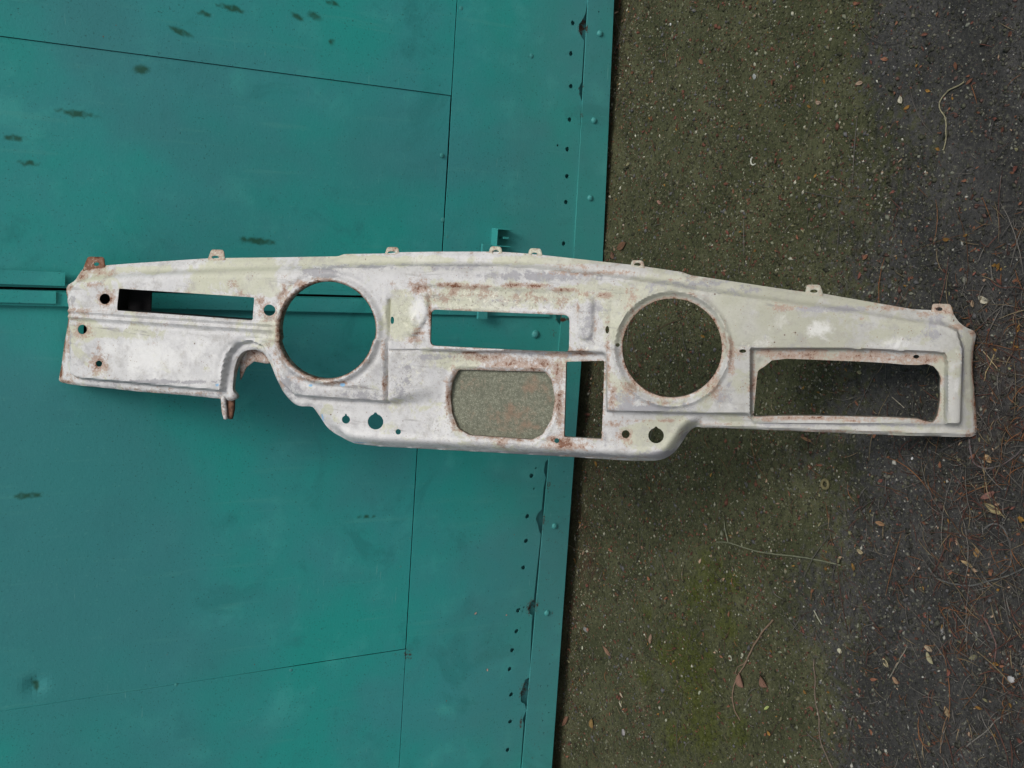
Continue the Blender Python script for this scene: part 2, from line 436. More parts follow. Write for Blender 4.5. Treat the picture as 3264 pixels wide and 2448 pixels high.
def ground_z(P):
    P = np.atleast_2d(P); return (vnoise(P, .6, 1) - .5) * .010 + (vnoise(P, .045, 2, 3) - .5) * .006 + (vnoise(P, .022, 5, 3) - .5) * .0075

# loose grit
def stones_mesh(P, S, cols, squash=.6, name='gravel', seed=1, simple=False):
    r = np.random.default_rng(seed)
    base = np.array([(1, 0, 0), (-1, 0, 0), (0, 1, 0), (0, -1, 0), (0, 0, 1), (0, 0, -1), (.62, .62, .5), (-.62, .62, .45), (-.62, -.62, .5), (.62, -.62, .42)])
    F8 = [(4, 0, 6), (4, 6, 2), (4, 2, 7), (4, 7, 1), (4, 1, 8), (4, 8, 3), (4, 3, 9), (4, 9, 0), (0, 2, 6), (2, 1, 7), (1, 3, 8), (3, 0, 9), (5, 2, 0), (5, 1, 2), (5, 3, 1), (5, 0, 3)]
    if simple: base = base[:6]; F8 = [(4, 0, 2), (4, 2, 1), (4, 1, 3), (4, 3, 0), (5, 2, 0), (5, 1, 2), (5, 3, 1), (5, 0, 3)]
    n = len(P); m = len(base)
    jit = base[None] * (1 + r.uniform(-.32, .32, (n, m, 1)))
    sc = np.stack([S * r.uniform(.8, 1.5, n), S * r.uniform(.6, 1, n), S * squash * r.uniform(.7, 1.2, n)], 1)
    jit = jit * sc[:, None]
    a = r.uniform(0, 6.28, n); c, s = np.cos(a), np.sin(a)
    x = jit[..., 0] * c[:, None] - jit[..., 1] * s[:, None]; y = jit[..., 0] * s[:, None] + jit[..., 1] * c[:, None]
    z = jit[..., 2]
    zz = ground_z(P)
    V = np.stack([x + P[:, :1], y + P[:, 1:2], z + (zz + S * squash * .25)[:, None]], -1).reshape(-1, 3)
    Fc = (np.array(F8)[None] + (np.arange(n) * m)[:, None, None]).reshape(-1, 3)
    return mesh(name, V, Fc, cols=np.repeat(cols, m, 0))
def rand_area(n, r):
    return np.stack([r.uniform(-1.45, 1.35, n), r.uniform(-1.75, .03, n)], 1)
N = 190000
Pg = rand_area(N, rng); dens = vnoise(Pg, .12, 11)
Pg = Pg[rng.random(N) < (.35 + .65 * sstep((dens - .25) / .4)) * (1 - .35 * grey_at(Pg)) * (1 - .6 * moss_at(Pg))]
n = len(Pg); S = rng.gamma(1.9, .00075, n) + .0006
S = np.minimum(S, .0075)
Pb = rand_area(4200, rng); Pg = np.concatenate([Pg, Pb]); S = np.concatenate([S, rng.uniform(.0022, .0060, len(Pb)) * rng.random(len(Pb)) ** .7 + .0012]); n = len(Pg)
u = rng.random(n); g = grey_at(Pg)
pal = np.array([(.075, .078, .038), (.045, .045, .025), (.15, .145, .09), (.11, .11, .11), (.13, .055, .035), (.40, .39, .30), (.20, .21, .14)])
pr = np.array([.29, .25, .14, .09, .13, .03, .07])
pi = rng.choice(len(pal), n, p=pr); pi[-len(Pb):] = rng.choice([0, 1, 2, 3], len(Pb), p=[.35, .35, .15, .15])
cols = pal[pi] * rng.uniform(.7, 1.25, (n, 1))
cols = cols * (1 - .5 * g[:, None]) + cols.mean(1, keepdims=True) * np.array([.95, .95, 1.0]) * .45 * g[:, None]
tag(link('gravel', stones_mesh(Pg, S, cols, simple=True), STONE), 'fine grit scattered over the dirty ground in front of the gate', 'gravel', kind='stuff')

# thin fibres: needles, straws
def fibres(P, L, Wd, A, curl, cols, lift, name, seg=5, seed=3):
    r = np.random.default_rng(seed); n = len(P); t = np.linspace(-.5, .5, seg)
    ang = A[:, None] + curl[:, None] * t[None] * 2
    dl = (L / (seg - 1))[:, None]
    px = np.cumsum(np.cos(ang) * dl, 1); py = np.cumsum(np.sin(ang) * dl, 1)
    px += P[:, :1] - px.mean(1, keepdims=True); py += P[:, 1:2] - py.mean(1, keepdims=True)
    zc = ground_z(P)[:, None] + .002 + np.abs(lift)[:, None] * (t[None] + .5) + np.sin((t[None] + .5) * 3.1) * .003
    pr3 = np.array([0, 2.094, 4.189])
    wd = Wd[:, None] * (1 - .55 * np.abs(t[None] * 2) ** 2)
    ox = -np.sin(ang)[..., None] * np.cos(pr3) * wd[..., None]; oy = np.cos(ang)[..., None] * np.cos(pr3) * wd[..., None]
    oz = np.sin(pr3) * wd[..., None]
    V = np.stack([px[..., None] + ox, py[..., None] + oy, zc[..., None] + oz], -1).reshape(-1, 3)
    f = []
    for s in range(seg - 1):
        for k in range(3):
            a, b = s * 3 + k, s * 3 + (k + 1) % 3; f.append((a, b, b + 3, a + 3))
    f = np.array(f); m = seg * 3
    Fc = (f[None] + (np.arange(n) * m)[:, None, None]).reshape(-1, 4)
    return mesh(name, V, Fc, cols=np.repeat(cols, m, 0))
def near_needles(P):
    q = np.array(g_ground(3120, 1500)); q2 = np.array(g_ground(3180, 1150)); q3 = np.array(g_ground(3050, 2050))
    e = lambda c, a, b: np.exp(-(((P[:, 0] - c[0]) / a) ** 2 + ((P[:, 1] - c[1]) / b) ** 2))
    return np.maximum.reduce([e(q, .38, .13), e(q2, .16, .12), e(q3, .25, .14), .9 * e(np.array(g_ground(3240, 2050)), .3, .3), .9 * e(np.array(g_ground(3230, 1500)), .2, .1), .03 * np.ones(len(P))])
M_ = 130000
Pn = rand_area(M_, rng); Pn = Pn[rng.random(M_) < near_needles(Pn) * .5 * (vnoise(Pn, .06, 21) * 1.4 - .1)]
n = len(Pn); fp = np.array([(.20, .09, .04), (.13, .055, .04), (.14, .13, .115), (.075, .07, .065), (.22, .17, .10), (.10, .045, .035)])
cf = fp[rng.choice(6, n, p=[.12, .12, .32, .28, .1, .06])] * rng.uniform(.6, 1.2, (n, 1))
tag(link('needle_litter', fibres(Pn, np.where(rng.random(n) < .12, rng.uniform(.06, .15, n), rng.uniform(.010, .045, n)), rng.uniform(.0004, .0010, n), rng.uniform(0, 6.28, n), rng.normal(0, .28, n), cf, rng.uniform(0, .006, n), 'needle_litter'), LITTER),
    'fallen needles and dry stalks strewn over the dark tarmac', 'litter', kind='stuff')

# small leaf scraps
def leaf_shape(L, Wd, cup, twist, seg=7):
    t = np.linspace(0, 1, seg); prof = np.sin(t * math.pi) ** .75 * (1 - .3 * t)
    V = []; 
    for i, tt in enumerate(t):
        for sx in (-1, -.5, 0, .5, 1):
            ww = Wd * .5 * prof[i]
            V.append(((tt - .5) * L, sx * ww, cup * abs(sx) ** 1.5 * prof[i] * Wd + twist * (tt - .5) * sx * Wd + .12 * L * (tt - .5) ** 2 * 2))
    f = []
    for i in range(seg - 1):
        for k in range(4):
            a = i * 5 + k; f.append((a, a + 1, a + 6, a + 5))
    return np.array(V), np.array(f)
def scraps(P, L, cols, name, seed=5):
    r = np.random.default_rng(seed); Vs = []; Fs = []; Cs = []; o = 0
    for i in range(len(P)):
        V, f = leaf_shape(L[i], L[i] * r.uniform(.35, .75), r.uniform(-.3, .45), r.uniform(-.5, .5), 4)
        a = r.uniform(0, 6.28); tl = r.normal(0, .25); c, s = math.cos(a), math.sin(a)
        z = V[:, 2] + V[:, 0] * tl
        x = V[:, 0] * c - V[:, 1] * s + P[i, 0]; y = V[:, 0] * s + V[:, 1] * c + P[i, 1]
        z = z - z.min() + ground_z(P[i])[0] + .001
        Vs.append(np.stack([x, y, z], 1)); Fs.append(f + o); Cs.append(np.repeat(cols[i][None], len(V), 0)); o += len(V)
    return mesh(name, np.concatenate(Vs), np.concatenate(Fs), cols=np.concatenate(Cs))
Ps = rand_area(26000, rng); Ps = Ps[rng.random(len(Ps)) < (.34 + .5 * near_needles(Ps) + .45 * brown_at(Ps) + .5 * np.exp(-(Ps[:, 1] / .07) ** 2)) * vnoise(Ps, .1, 31) * 1.2]
n = len(Ps); lp = np.array([(.19, .085, .05), (.11, .045, .03), (.36, .25, .17), (.16, .06, .045), (.21, .20, .11), (.24, .13, .03)])
cl = lp[rng.choice(6, n, p=[.28, .24, .12, .17, .09, .10])] * rng.uniform(.6, 1.2, (n, 1))
tag(link('leaf_litter', scraps(Ps, .0025 + rng.gamma(1.6, .0022, n).clip(0, .016), cl, 'leaf_litter'), LITTER), 'small crumbled leaf scraps spread over the ground', 'litter', kind='stuff')

# moss tufts
Pm = rand_area(170000, rng); mm = moss_at(Pm); Pm = Pm[rng.random(len(Pm)) < np.clip(mm - .25, 0, 1) * .9 * sstep((vnoise(Pm, .03, 41) - .35) / .3)]
n = len(Pm); cm = np.array([.078, .090, .012]) * rng.uniform(.45, 1.3, (n, 1)) * np.array([1, 1, 1])
tag(link('moss', fibres(Pm, rng.uniform(.002, .006, n), rng.uniform(.0004, .0009, n), rng.uniform(0, 6.28, n), rng.normal(0, .6, n), cm, rng.uniform(.001, .004, n), 'moss', 3), MOSS),
    'bright green moss patches on the ground towards the left', 'moss', kind='stuff')

# ------------------------------------------------------------------ gate
def px_line(pts):                            # fit of a traced edge: returns X -> Z on the gate
    q = np.array([g_gate(*p) for p in pts]); a, b = np.polyfit(q[:, 0], q[:, 1], 1); return lambda x: a * x + b
def px_vline(pts):
    q = np.array([g_gate(*p) for p in pts]); a, b = np.polyfit(q[:, 1], q[:, 0], 1); return lambda z: a * z + b
bot_r = px_line([(1948, 0), (1911, 841)]); bot_l = px_line([(1851, 1152), (1822, 1468), (1793, 1726), (1771, 2066), (1759, 2448)])
kick_r = px_line([(1866, 20), (1843, 353), (1830, 604), (1822, 820)]); kick_l = px_line([(1742, 1463), (1726, 1640), (1695, 1950), (1657, 2442)])
seam_r = px_line([(1450, 41), (1435, 287), (1428, 461), (1405, 799)]); seam_l = px_line([(1328, 1438), (1313, 1703), (1284, 2057), (1272, 2442)])
vs_r = px_vline([(90, 128), (1000, 248), (1395, 300)]); vs_l = px_vline([(1288, 2068), (1000, 2108), (610, 2172)])
gap = px_vline([(0, 917), (160, 920), (960, 940), (1200, 946)])
cov = px_vline([(0, 968), (516, 981), (937, 993), (1207, 997), (1773, 1007)])
XR, XL, ZT = 1.46, -1.52, 2.05
smudges = [(735, 28, 62, 12, .1), (650, 45, 36, 11, .1), (575, 103, 48, 13, .25), (452, 222, 32, 20, -.2), (245, 362, 75, 13, .05), (45, 440, 45, 12, 0), (92, 520, 42, 12, 0),
           (820, 768, 78, 13, .05), (775, 765, 22, 12, 0), (90, 1578, 68, 12, -.03), (1168, 1646, 34, 7, 0), (945, 56, 28, 14, .4), (1000, 52, 30, 14, .4), (1060, 12, 34, 10, .2), (112, 2180, 13, 30, -.2), (1055, 135, 12, 16, 0)]
SM = [(g_gate(x, y), g_gate(x + rx, y)[1] - g_gate(x, y)[1], g_gate(x, y - ry)[0] - g_gate(x, y)[0], rot) for x, y, rx, ry, rot in smudges]
rusts = [(1852, 90, 22, 34, .7), (1845, 280, 8, 40, .6), (1842, 370, 8, 40, .5), (1795, 1470, 10, 30, .3), (1720, 1660, 20, 40, .5), (1690, 1930, 26, 40, .6), (1665, 2200, 22, 60, .55), (1655, 2300, 14, 30, .5),
         (1298, 2085, 16, 34, .62), (1255, 2085, 22, 12, .42), (1392, 300, 8, 8, .5), (1760, 1060, 20, 20, .5), (1780, 1016, 30, 8, .9), (1404, 770, 7, 30, .35), (1312, 1700, 6, 20, .3),
         (1740, 1545, 10, 40, .5), (1825, 480, 10, 20, .3)]
RU = [(g_gate(x, y), abs(g_gate(x + rx, y)[1] - g_gate(x, y)[1]), abs(g_gate(x, y - ry)[0] - g_gate(x, y)[0]), s) for x, y, rx, ry, s in rusts]
def gate_attrs(P, extra=0):
    sm = np.zeros(len(P)); ru = np.zeros(len(P)) + extra
    for (c, rz, rx, rot) in SM:
        cc, ss = math.cos(rot), math.sin(rot); dz, dx = (P[:, 1] - c[1]) / -abs(rz), (P[:, 0] - c[0]) / -abs(rx)
        u_, v_ = dz * abs(rz), dx * abs(rx); a_ = (u_ * cc + v_ * ss) / abs(rz); b_ = (-u_ * ss + v_ * cc) / abs(rx)
        sm = np.maximum(sm, (.75 + .35 * vnoise(P, .02, int(abs(c[0]) * 1000) % 97)) * np.exp(-(a_ ** 2 + b_ ** 2) ** 1.1))
    for (c, rz, rx, s) in RU:
        ru = np.maximum(ru, s * np.exp(-((P[:, 1] - c[1]) / rz) ** 2 - ((P[:, 0] - c[0]) / rx) ** 2))
    return {'smudge': sm, 'rust': ru}
def gate_sheet(name, outline, holes, yfront, th, parent, sp=.011, wob=.0015, seed=0, extra=0, dents=()):
    outline = resample(outline, sp)
    V, T = sheet2d(outline, holes, sp)
    d = (vnoise(V, .35, 50, 3) - .5) * 2 * wob
    for (dx, dz, r, a) in dents: d += a * np.exp(-((V[:, 0] - dx) ** 2 + (V[:, 1] - dz) ** 2) / r ** 2)
    P3 = np.stack([V[:, 0], yfront - d, V[:, 1]], 1)
    SV, SF = solidify(P3, T, np.array([0, -1.0, 0]), th)
    at = gate_attrs(V, extra); at = {k: np.concatenate([a, a]) for k, a in at.items()}
    return child(link(name, mesh(name, SV, SF, at), TEAL, smooth=False), parent)
def gholes(pts, r):
    out = []
    for i, (x, y) in enumerate(pts):
        q = g_gate(x, y); a = np.linspace(0, 2 * math.pi, 12, endpoint=False)
        rr = r * (1 + .06 * np.sin(a * 3 + i) + .05 * np.sin(a * 2 + 2 * i)); out.append(np.stack([q[0] + rr * np.cos(a), q[1] + rr * np.sin(a)], 1))
    return out
leafR = empty('garage_door_leaf', (.4, 0, 0), 'teal painted steel garage door leaf with a box lock bracket, its bottom edge hanging lower', 'door', 'garage door leaves')
leafL = empty('garage_door_leaf', (-.6, 0, 0), 'teal steel garage door leaf with overlapping centre strip and rust holes along its foot', 'door', 'garage door leaves')
m_ = .0006
# upper sheets (each 2 mm apart, edges proud of one another)
def quad(a, b, c, d): return [a, b, c, d]
zs = lambda f, x: f(x)
xg_t, xg_b = gap(ZT), gap(.45)
xr_t, xr_b = vs_r(ZT), vs_r(seam_r(.8))
up_r1 = [(gap(ZT) + .003, ZT), (gap(seam_r(.2)) + .003, seam_r(.2) + m_), (xr_b - m_, seam_r(xr_b) + m_), (xr_t - m_, ZT)]
up_r2 = [(xr_t + m_, ZT), (xr_b + m_, seam_r(xr_b) + m_), (XR, seam_r(XR) + m_), (XR, ZT)]
gate_sheet('sheet_panel', up_r1, [], -.004, .002, leafR, seed=1)
gate_sheet('sheet_panel', up_r2, [], -.0065, .002, leafR, seed=2)
hr = gholes([(1820, 75), (1814, 172), (1814, 276), (1810, 382), (1802, 476), (1801, 562), (1798, 644), (1791, 776)], .0058) + gholes([(1772, 464)], .003)
notch = lambda pts: [g_gate(*p) for p in pts]
zl = lambda x: kick_r(x) + m_
lowR = [(gap(seam_r(.2)) + .003, seam_r(.2) - m_), (gap(.1) + .003, zl(gap(.1)))]
nR = [(1850, 330), (1841, 300), (1840, 280), (1848, 262), (1856, 130), (1846, 118), (1839, 95), (1840, 78), (1850, 66), (1860, 45), (1864, 20)]
lowR += [g_gate(1828, 700), g_gate(1846, 345)] + notch(nR) + [g_gate(1868, 0), (XR, zl(XR)), (XR, seam_r(XR) - m_)]
gate_sheet('sheet_panel', lowR, hr, -.0090, .002, leafR, seed=3, dents=[(*g_gate(1700, 300), .10, -.002), (*g_gate(1500, 500), .14, .002)])
kR = [(gap(.1) + .003, kick_r(gap(.1)) - .001), (XR, kick_r(XR) - .001), (XR, bot_r(XR)), (gap(.1) + .003, bot_r(gap(.1)))]
gate_sheet('kick_plate', kR, gholes([(1900, 40)], .002), -.0135, .004, leafR, sp=.009, wob=.0008, seed=4, extra=.18)
# left leaf
xl_t, xl_b = vs_l(ZT), vs_l(seam_l(-.7))
xc_t = gap(ZT) - .003
ZF = g_gate(640, 2165)[1]
up_l1 = [(xc_t, ZT), (gap(.45) - .003, seam_l(-.05) + m_), (xl_b + m_, seam_l(xl_b) + m_), (vs_l(ZF - .25) + m_, ZF - .25), (vs_l(ZF) - .0006, ZF), (xl_t - .0006, ZT)]
up_l2 = [(xl_t, ZT), (vs_l(ZF), ZF), (vs_l(ZF - .25) - m_, ZF - .25), (xl_b - m_, seam_l(xl_b) + m_), (XL, seam_l(XL) + m_), (XL, ZT)]
gate_sheet('sheet_panel', up_l1, [], -.004, .002, leafL, seed=5, dents=[(*g_gate(112, 2180), .02, -.006)])
gate_sheet('sheet_panel', up_l2, [], -.0065, .002, leafL, seed=6)
hl = gholes([(1689, 1514), (1676, 1643), (1672, 1721), (1663, 1806), (1646, 1942), (1641, 2008), (1627, 2068), (1619, 2128), (1624, 2209), (1621, 2295), (1613, 2385)], .0062)
hl += gholes([(1652, 1938), (1660, 1945), (1665, 1932), (1703, 1490), (1697, 1555)], .0028)
xc = gap(.3) - .003
nL = [g_gate(*p) for p in [(1785, 1150), (1742, 1462), (1733, 1470), (1728, 1500), (1735, 1520), (1728, 1550), (1722, 1620), (1708, 1636), (1703, 1652), (1709, 1668), (1714, 1690), (1719, 1700), (1696, 1908), (1688, 1915), (1678, 1935), (1684, 1952), (1692, 1958), (1690, 1975), (1682, 2155), (1668, 2162), (1665, 2178), (1654, 2205), (1655, 2232), (1668, 2240), (1672, 2260), (1660, 2290), (1664, 2300)]]
lowL = [(xc, seam_l(xc) - m_), (XL, seam_l(XL) - m_), (XL, kick_l(XL) + m_)] + nL[::-1] + [g_gate(1780, 1036), g_gate(1770, 1022), (xc - .02, g_gate(1760, 1016)[1]), (xc, g_gate(1760, 1016)[1])]
gate_sheet('sheet_panel', lowL, hl, -.0090, .002, leafL, seed=7, dents=[(*g_gate(1500, 1700), .12, -.002), (*g_gate(1500, 2250), .15, .002)])
kL = [(gap(.1) - .004, kick_l(gap(.1)) - .001), (XL, kick_l(XL) - .001), (XL, bot_l(XL)), (gap(.1) - .004, bot_l(gap(.1)))]
gate_sheet('kick_plate', kL, gholes([(1790, 1580), (1772, 1900), (1745, 2110), (1738, 2180), (1732, 2240), (1725, 2330), (1720, 2400), (1742, 2265), (1716, 2180), (1722, 2290), (1760, 1990), (1790, 1500)], .0018), -.0135, .004, leafL, sp=.009, wob=.0008, seed=8, extra=.25)
# centre overlap strip of the left leaf, standing proud
def strip(name, xa, xb, z0, z1, y, th, parent, n=30):
    zz = np.linspace(z0, z1, n); pts = [(xa(z), z) for z in zz] + [(xb(z), z) for z in zz[::-1]]
    return gate_sheet(name, pts, [], y, th, parent, sp=.010, wob=.0006, seed=9)
strip('cover_strip', lambda z: gap(z) - .006, cov, .16, ZT, -.0165, .006, leafL)
strip('edge_strip', lambda z: gap(z) + .003, lambda z: gap(z) + .012, .16, ZT, -.0095, .004, leafR)
# long strap plates that end just above the dashboard
q1, q2 = g_gate(205, 866), g_gate(205, 911); strip('strap_plate', lambda z: q1[0] + (z - q1[1]) * .0, lambda z: q2[0] + .001, q1[1], ZT - .02, -.0185, .004, leafR)
q1, q2 = g_gate(176, 926), g_gate(176, 965); strip('strap_plate', lambda z: q1[0], lambda z: q2[0], q1[1], ZT - .02, -.0225, .005, leafL)
# near-black boards added behind each leaf to stand for the dark interior
for lf, a, b in ((leafR, gap(.1) - .02, XR), (leafL, XL, gap(.1) - .025)):
    child(link('interior_dark_board', boxmesh('interior_dark_board', a, b, .03, .045, .075 if lf is leafR else .10, ZT), DARK), lf)
for lf, a, b, fb in ((leafR, gap(.1) + .006, XR, kick_r), (leafL, XL, gap(.1) - .008, kick_l)):
    pts = [(a, fb(a) - .03), (b, fb(b) - .03), (b, fb(b) + .11), (a, fb(a) + .11)]
    gate_sheet('bottom_rail', pts, [], .004, .004, lf, sp=.04, seed=3, extra=.22)
# bolts, rivets
def dome(r, h, n=12, m=4):
    V = [(0, -h, 0)]; f = []
    for j in range(1, m + 1):
        a = j / m * math.pi / 2
        for i in range(n): b = i / n * 2 * math.pi; V.append((r * math.sin(a) * math.cos(b), -h * math.cos(a), r * math.sin(a) * math.sin(b)))
    f += [(0, 1 + (i + 1) % n, 1 + i) for i in range(n)]
    for j in range(m - 1):
        for i in range(n):
            a, b = 1 + j * n + i, 1 + j * n + (i + 1) % n; f.append((a, b, b + n, a + n))
    return V, f
bv, bf = dome(.0085, .006); bm = mesh('bolt_head', bv, bf, {'smudge': [0] * len(bv), 'rust': [.12] * len(bv)}); bm.materials.append(TEAL)
rv, rf = dome(.0055, .0011, 10, 3); rm = mesh('rivet', rv, rf, {'smudge': [0] * len(rv), 'rust': [0] * len(rv)}); rm.materials.append(TEAL)
def put(name, me, x, y, Y, lf, s=1):
    o = bpy.data.objects.new(name, me); scene.collection.objects.link(o); q = g_gate(x, y)
    o.location = (q[0], Y, q[1]); o.scale = (s, s, s); return child(o, lf)
for me_ in (bm, rm): me_.polygons.foreach_set('use_smooth', np.ones(len(me_.polygons), bool))
for x, y in ((1903, 109), (1884, 385), (1872, 631)): put('bolt_head', bm, x, y, -.0132, leafR)
for x, y in ((1760, 1672), (1736, 1948)): put('bolt_head', bm, x, y, -.0132, leafL)
put('bolt_head', bm, 1701, 1064, -.0085, leafL, 1.3)
for x, y in ((1689, 179), (1465, 28), (1443, 335), (1404, 495), (1407, 700), (1420, 755)): put('rivet', rm, x, y, -.0085, leafR)
for x, y in ((308, 144), (738, 190), (1072, 238), (1400, 225)): put('rivet', rm, x, y, -.0035, leafR, .7)
for x, y in ((1305, 1715), (1275, 1805), (1255, 2060), (1270, 2085)): put('rivet', rm, x, y, -.0035, leafL, .8)
for x, y in ((925, 2133), (560, 2180)): put('rivet', rm, x, y, -.006, leafL, .8)
# rusty chips stuck on the left leaf
# lock bracket: open box made of three folded walls
bx0, bx1 = g_gate(1560, 784)[0], g_gate(1560, 726)[0]; bz0, bz1 = g_gate(1606, 760)[1], g_gate(1560, 760)[1]
bw = .003
def bpart(name, *a):
    me = boxmesh(name, *a); nv = len(me.vertices)
    for k in ('smudge', 'rust'):
        at = me.attributes.new(k, 'FLOAT', 'POINT'); at.data.foreach_set('value', np.full(nv, .05, np.float32))
    o = child(link(name, me, TEAL), leafR)
    md = o.modifiers.new('bevel', 'BEVEL'); md.width = .0012; md.segments = 2
    return o
br_root = None
bpart('lock_bracket', bx0, bx1, -.040, -.009, bz1 - bw, bz1)
bpart('lock_bracket', bx0, bx0 + bw, -.041, -.009, bz0, bz1 - bw - .0005)
bpart('lock_bracket', bx1 - bw, bx1, -.041, -.009, bz0, bz1 - bw - .0005)
bpart('lock_tongue', (bx0 + bx1) / 2 - .003, (bx0 + bx1) / 2 + .003, -.032, -.009, bz0 + .002, bz0 + .018)
la, lb = g_gate(1513, 790), g_gate(1552, 778); lc, ld = g_gate(1480, 1000), g_gate(1520, 1000)
bpart('latch_bar', ld[0] - .01, lb[0], -.034, -.0262, lb[1] + .002, la[1] - .004)
# garage wall round the opening
wall = empty('garage_wall', (0, .2, 0), 'plain rendered garage wall around the teal gate', 'wall')
for a in ((XR + .01, XR + 2.6, -.03, .25, -.05, 2.6), (XL - 2.6, XL - .01, -.03, .25, -.05, 2.6), (XL - .01, XR + .01, -.03, .25, ZT + .01, 2.6)):
    child(link('wall_section', boxmesh('wall_section', *a), CONC), wall)
child(link('garage_back_wall', boxmesh('garage_back_wall', XL, XR, .30, .34, -.05, 2.6), DARK), wall)

# ------------------------------------------------------------------ dashboard
dash = empty('car_dashboard', tuple(P_bot), 'rusty cream and silver car dashboard shell standing on end against the teal gate', 'dashboard')
OUT_TOP = [(200, 915), (204, 911), (239, 895), (262, 858), (300, 850), (335, 846), (413, 840), (668, 823), (900, 820), (1082, 817), (1092, 810), (1227, 808), (1276, 804), (1400, 802), (1550, 802), (1602, 803), (1679, 808), (1729, 813), (2000, 843), (2057, 850), (2179, 868), (2193, 876), (2300, 892), (2500, 922), (2561, 930), (2622, 936), (2910, 986), (2971, 989), (3036, 994)]
OUT_R = [(3044, 1010), (3058, 1029), (3080, 1044), (3111, 1057), (3117, 1072), (3110, 1095), (3105, 1125), (3104, 1181), (3112, 1286), (3119, 1388), (3102, 1394)]
OUT_B = [(2884, 1388), (2561, 1375), (2300, 1364), (2228, 1364), (2208, 1370), (2193, 1383), (2170, 1419), (2152, 1444), (2134, 1460), (2112, 1471), (2085, 1477), (2016, 1477), (1800, 1463), (1500, 1446), (1200, 1430), (1120, 1421), (1090, 1409), (1062, 1387), (1043, 1365), (1019, 1326), (1003, 1301), (990, 1294), (970, 1294), (945, 1289), (925, 1270), (906, 1247), (890, 1212), (874, 1170), (860, 1140), (842, 1122), (816, 1113), (788, 1115), (770, 1127), (758, 1148), (750, 1180), (745, 1244), (760, 1262), (754, 1273), (735, 1279), (703, 1271), (586, 1259), (445, 1248), (335, 1236), (178, 1222), (172, 1214)]
OUT_L = [(184, 1157), (194, 1095), (206, 1040), (213, 993), (206, 950)]
OUTLINE = np.array(OUT_TOP + OUT_R + OUT_B + OUT_L, float)
OUTLINE = resample(OUTLINE, 7)
sm_ = OUTLINE.copy()
for _ in range(2): sm_ = (np.roll(sm_, 1, 0) + 2 * sm_ + np.roll(sm_, -1, 0)) / 4
OUTLINE = sm_
C1, C2 = (1063, 1048), (2146, 1105)
slot = round_poly([(404, 918), (831, 946), (825, 1018), (396, 987)], 5)
radio = round_poly([(1386, 984), (1823, 1002), (1821, 1120), (1383, 1098)], 18)
oval = round_poly([(1463, 1177), (1600, 1181), (1738, 1184), (1758, 1210), (1770, 1270), (1760, 1333), (1730, 1385), (1697, 1401), (1600, 1394), (1498, 1387), (1462, 1366), (1442, 1320), (1436, 1270), (1444, 1215)], 8)
rect = round_poly([(1806, 1152), (1928, 1148), (1919, 1398), (1799, 1392)], 6)
glove = chaikin([(2468, 1140), (2627, 1146), (2800, 1153), (2910, 1163), (2967, 1157), (2997, 1194), (2993, 1230), (2995, 1264), (2988, 1312), (2975, 1344), (2954, 1342), (2910, 1329), (2605, 1323), (2474, 1323), (2405, 1327), (2402, 1320), (2407, 1264), (2414, 1185), (2420, 1176), (2435, 1168)], 1)
keyhole = lambda c, r, k: np.concatenate([[(c[0] + r * math.sin(a), c[1] - r * math.cos(a))] for a in np.linspace(.25, 2 * math.pi - .25, 16)] + [[(c[0] - k * .5, c[1] - r - k)], [(c[0] + k * .5, c[1] - r - k)]])
big = {'slot': slot, 'c1': ell(*C1, 152, 152, 110), 'radio': radio, 'oval': oval, 'rect': rect, 'c2': ell(*C2, 157, 156, 110), 'glove': glove}
small = [ell(357, 951, 17), ell(286, 1047, 15), ell(339, 1155, 10), ell(878, 986, 18), ell(1265, 1018, 6, 12), keyhole((1106, 1336), 13, 5), keyhole((1200, 1343), 25, 5), ell(1272, 1375, 9), ell(1776, 1403, 8),
         ell(1943, 1047, 6, 12), ell(1976, 1095, 6), ell(2368, 1114, 11, 6), ell(1995, 1383, 13), keyhole((2092, 1387), 25, 4), ell(2918, 1135, 10, 6), ell(1222, 1057, 0.1 + 7, 6)]
small.pop()      # (the pressed notch beside the first dial is relief, not a hole)
holes = [resample(h, 7) if k not in ('c1', 'c2') else h for k, h in big.items()] + small
LINES = []
for q_ in (0, .12, .25, .38, .5, .62, .75, .88, 1.0):
    xs_ = np.arange(222, 886, 8.0); LINES.append(np.stack([xs_, 978 + (xs_ - 219) * .065 + q_ * (35 + (xs_ - 219) * .003)], 1))
for ln, off in (([(1255, 955), (1252, 1050), (1250, 1150), (1246, 1270)], (-4, 0, 4)),):
    for o_ in off: LINES.append(resample(np.array(ln) + [o_, 0], 6, False))
for o_ in (0, 9): LINES.append(resample(np.array([(2405, 1103 + o_), (2700, 1103 + o_), (2996, 1115 + o_)]), 7, False))
V2, T2 = sheet2d(OUTLINE, holes, 6.0, LINES)
mmr = .001
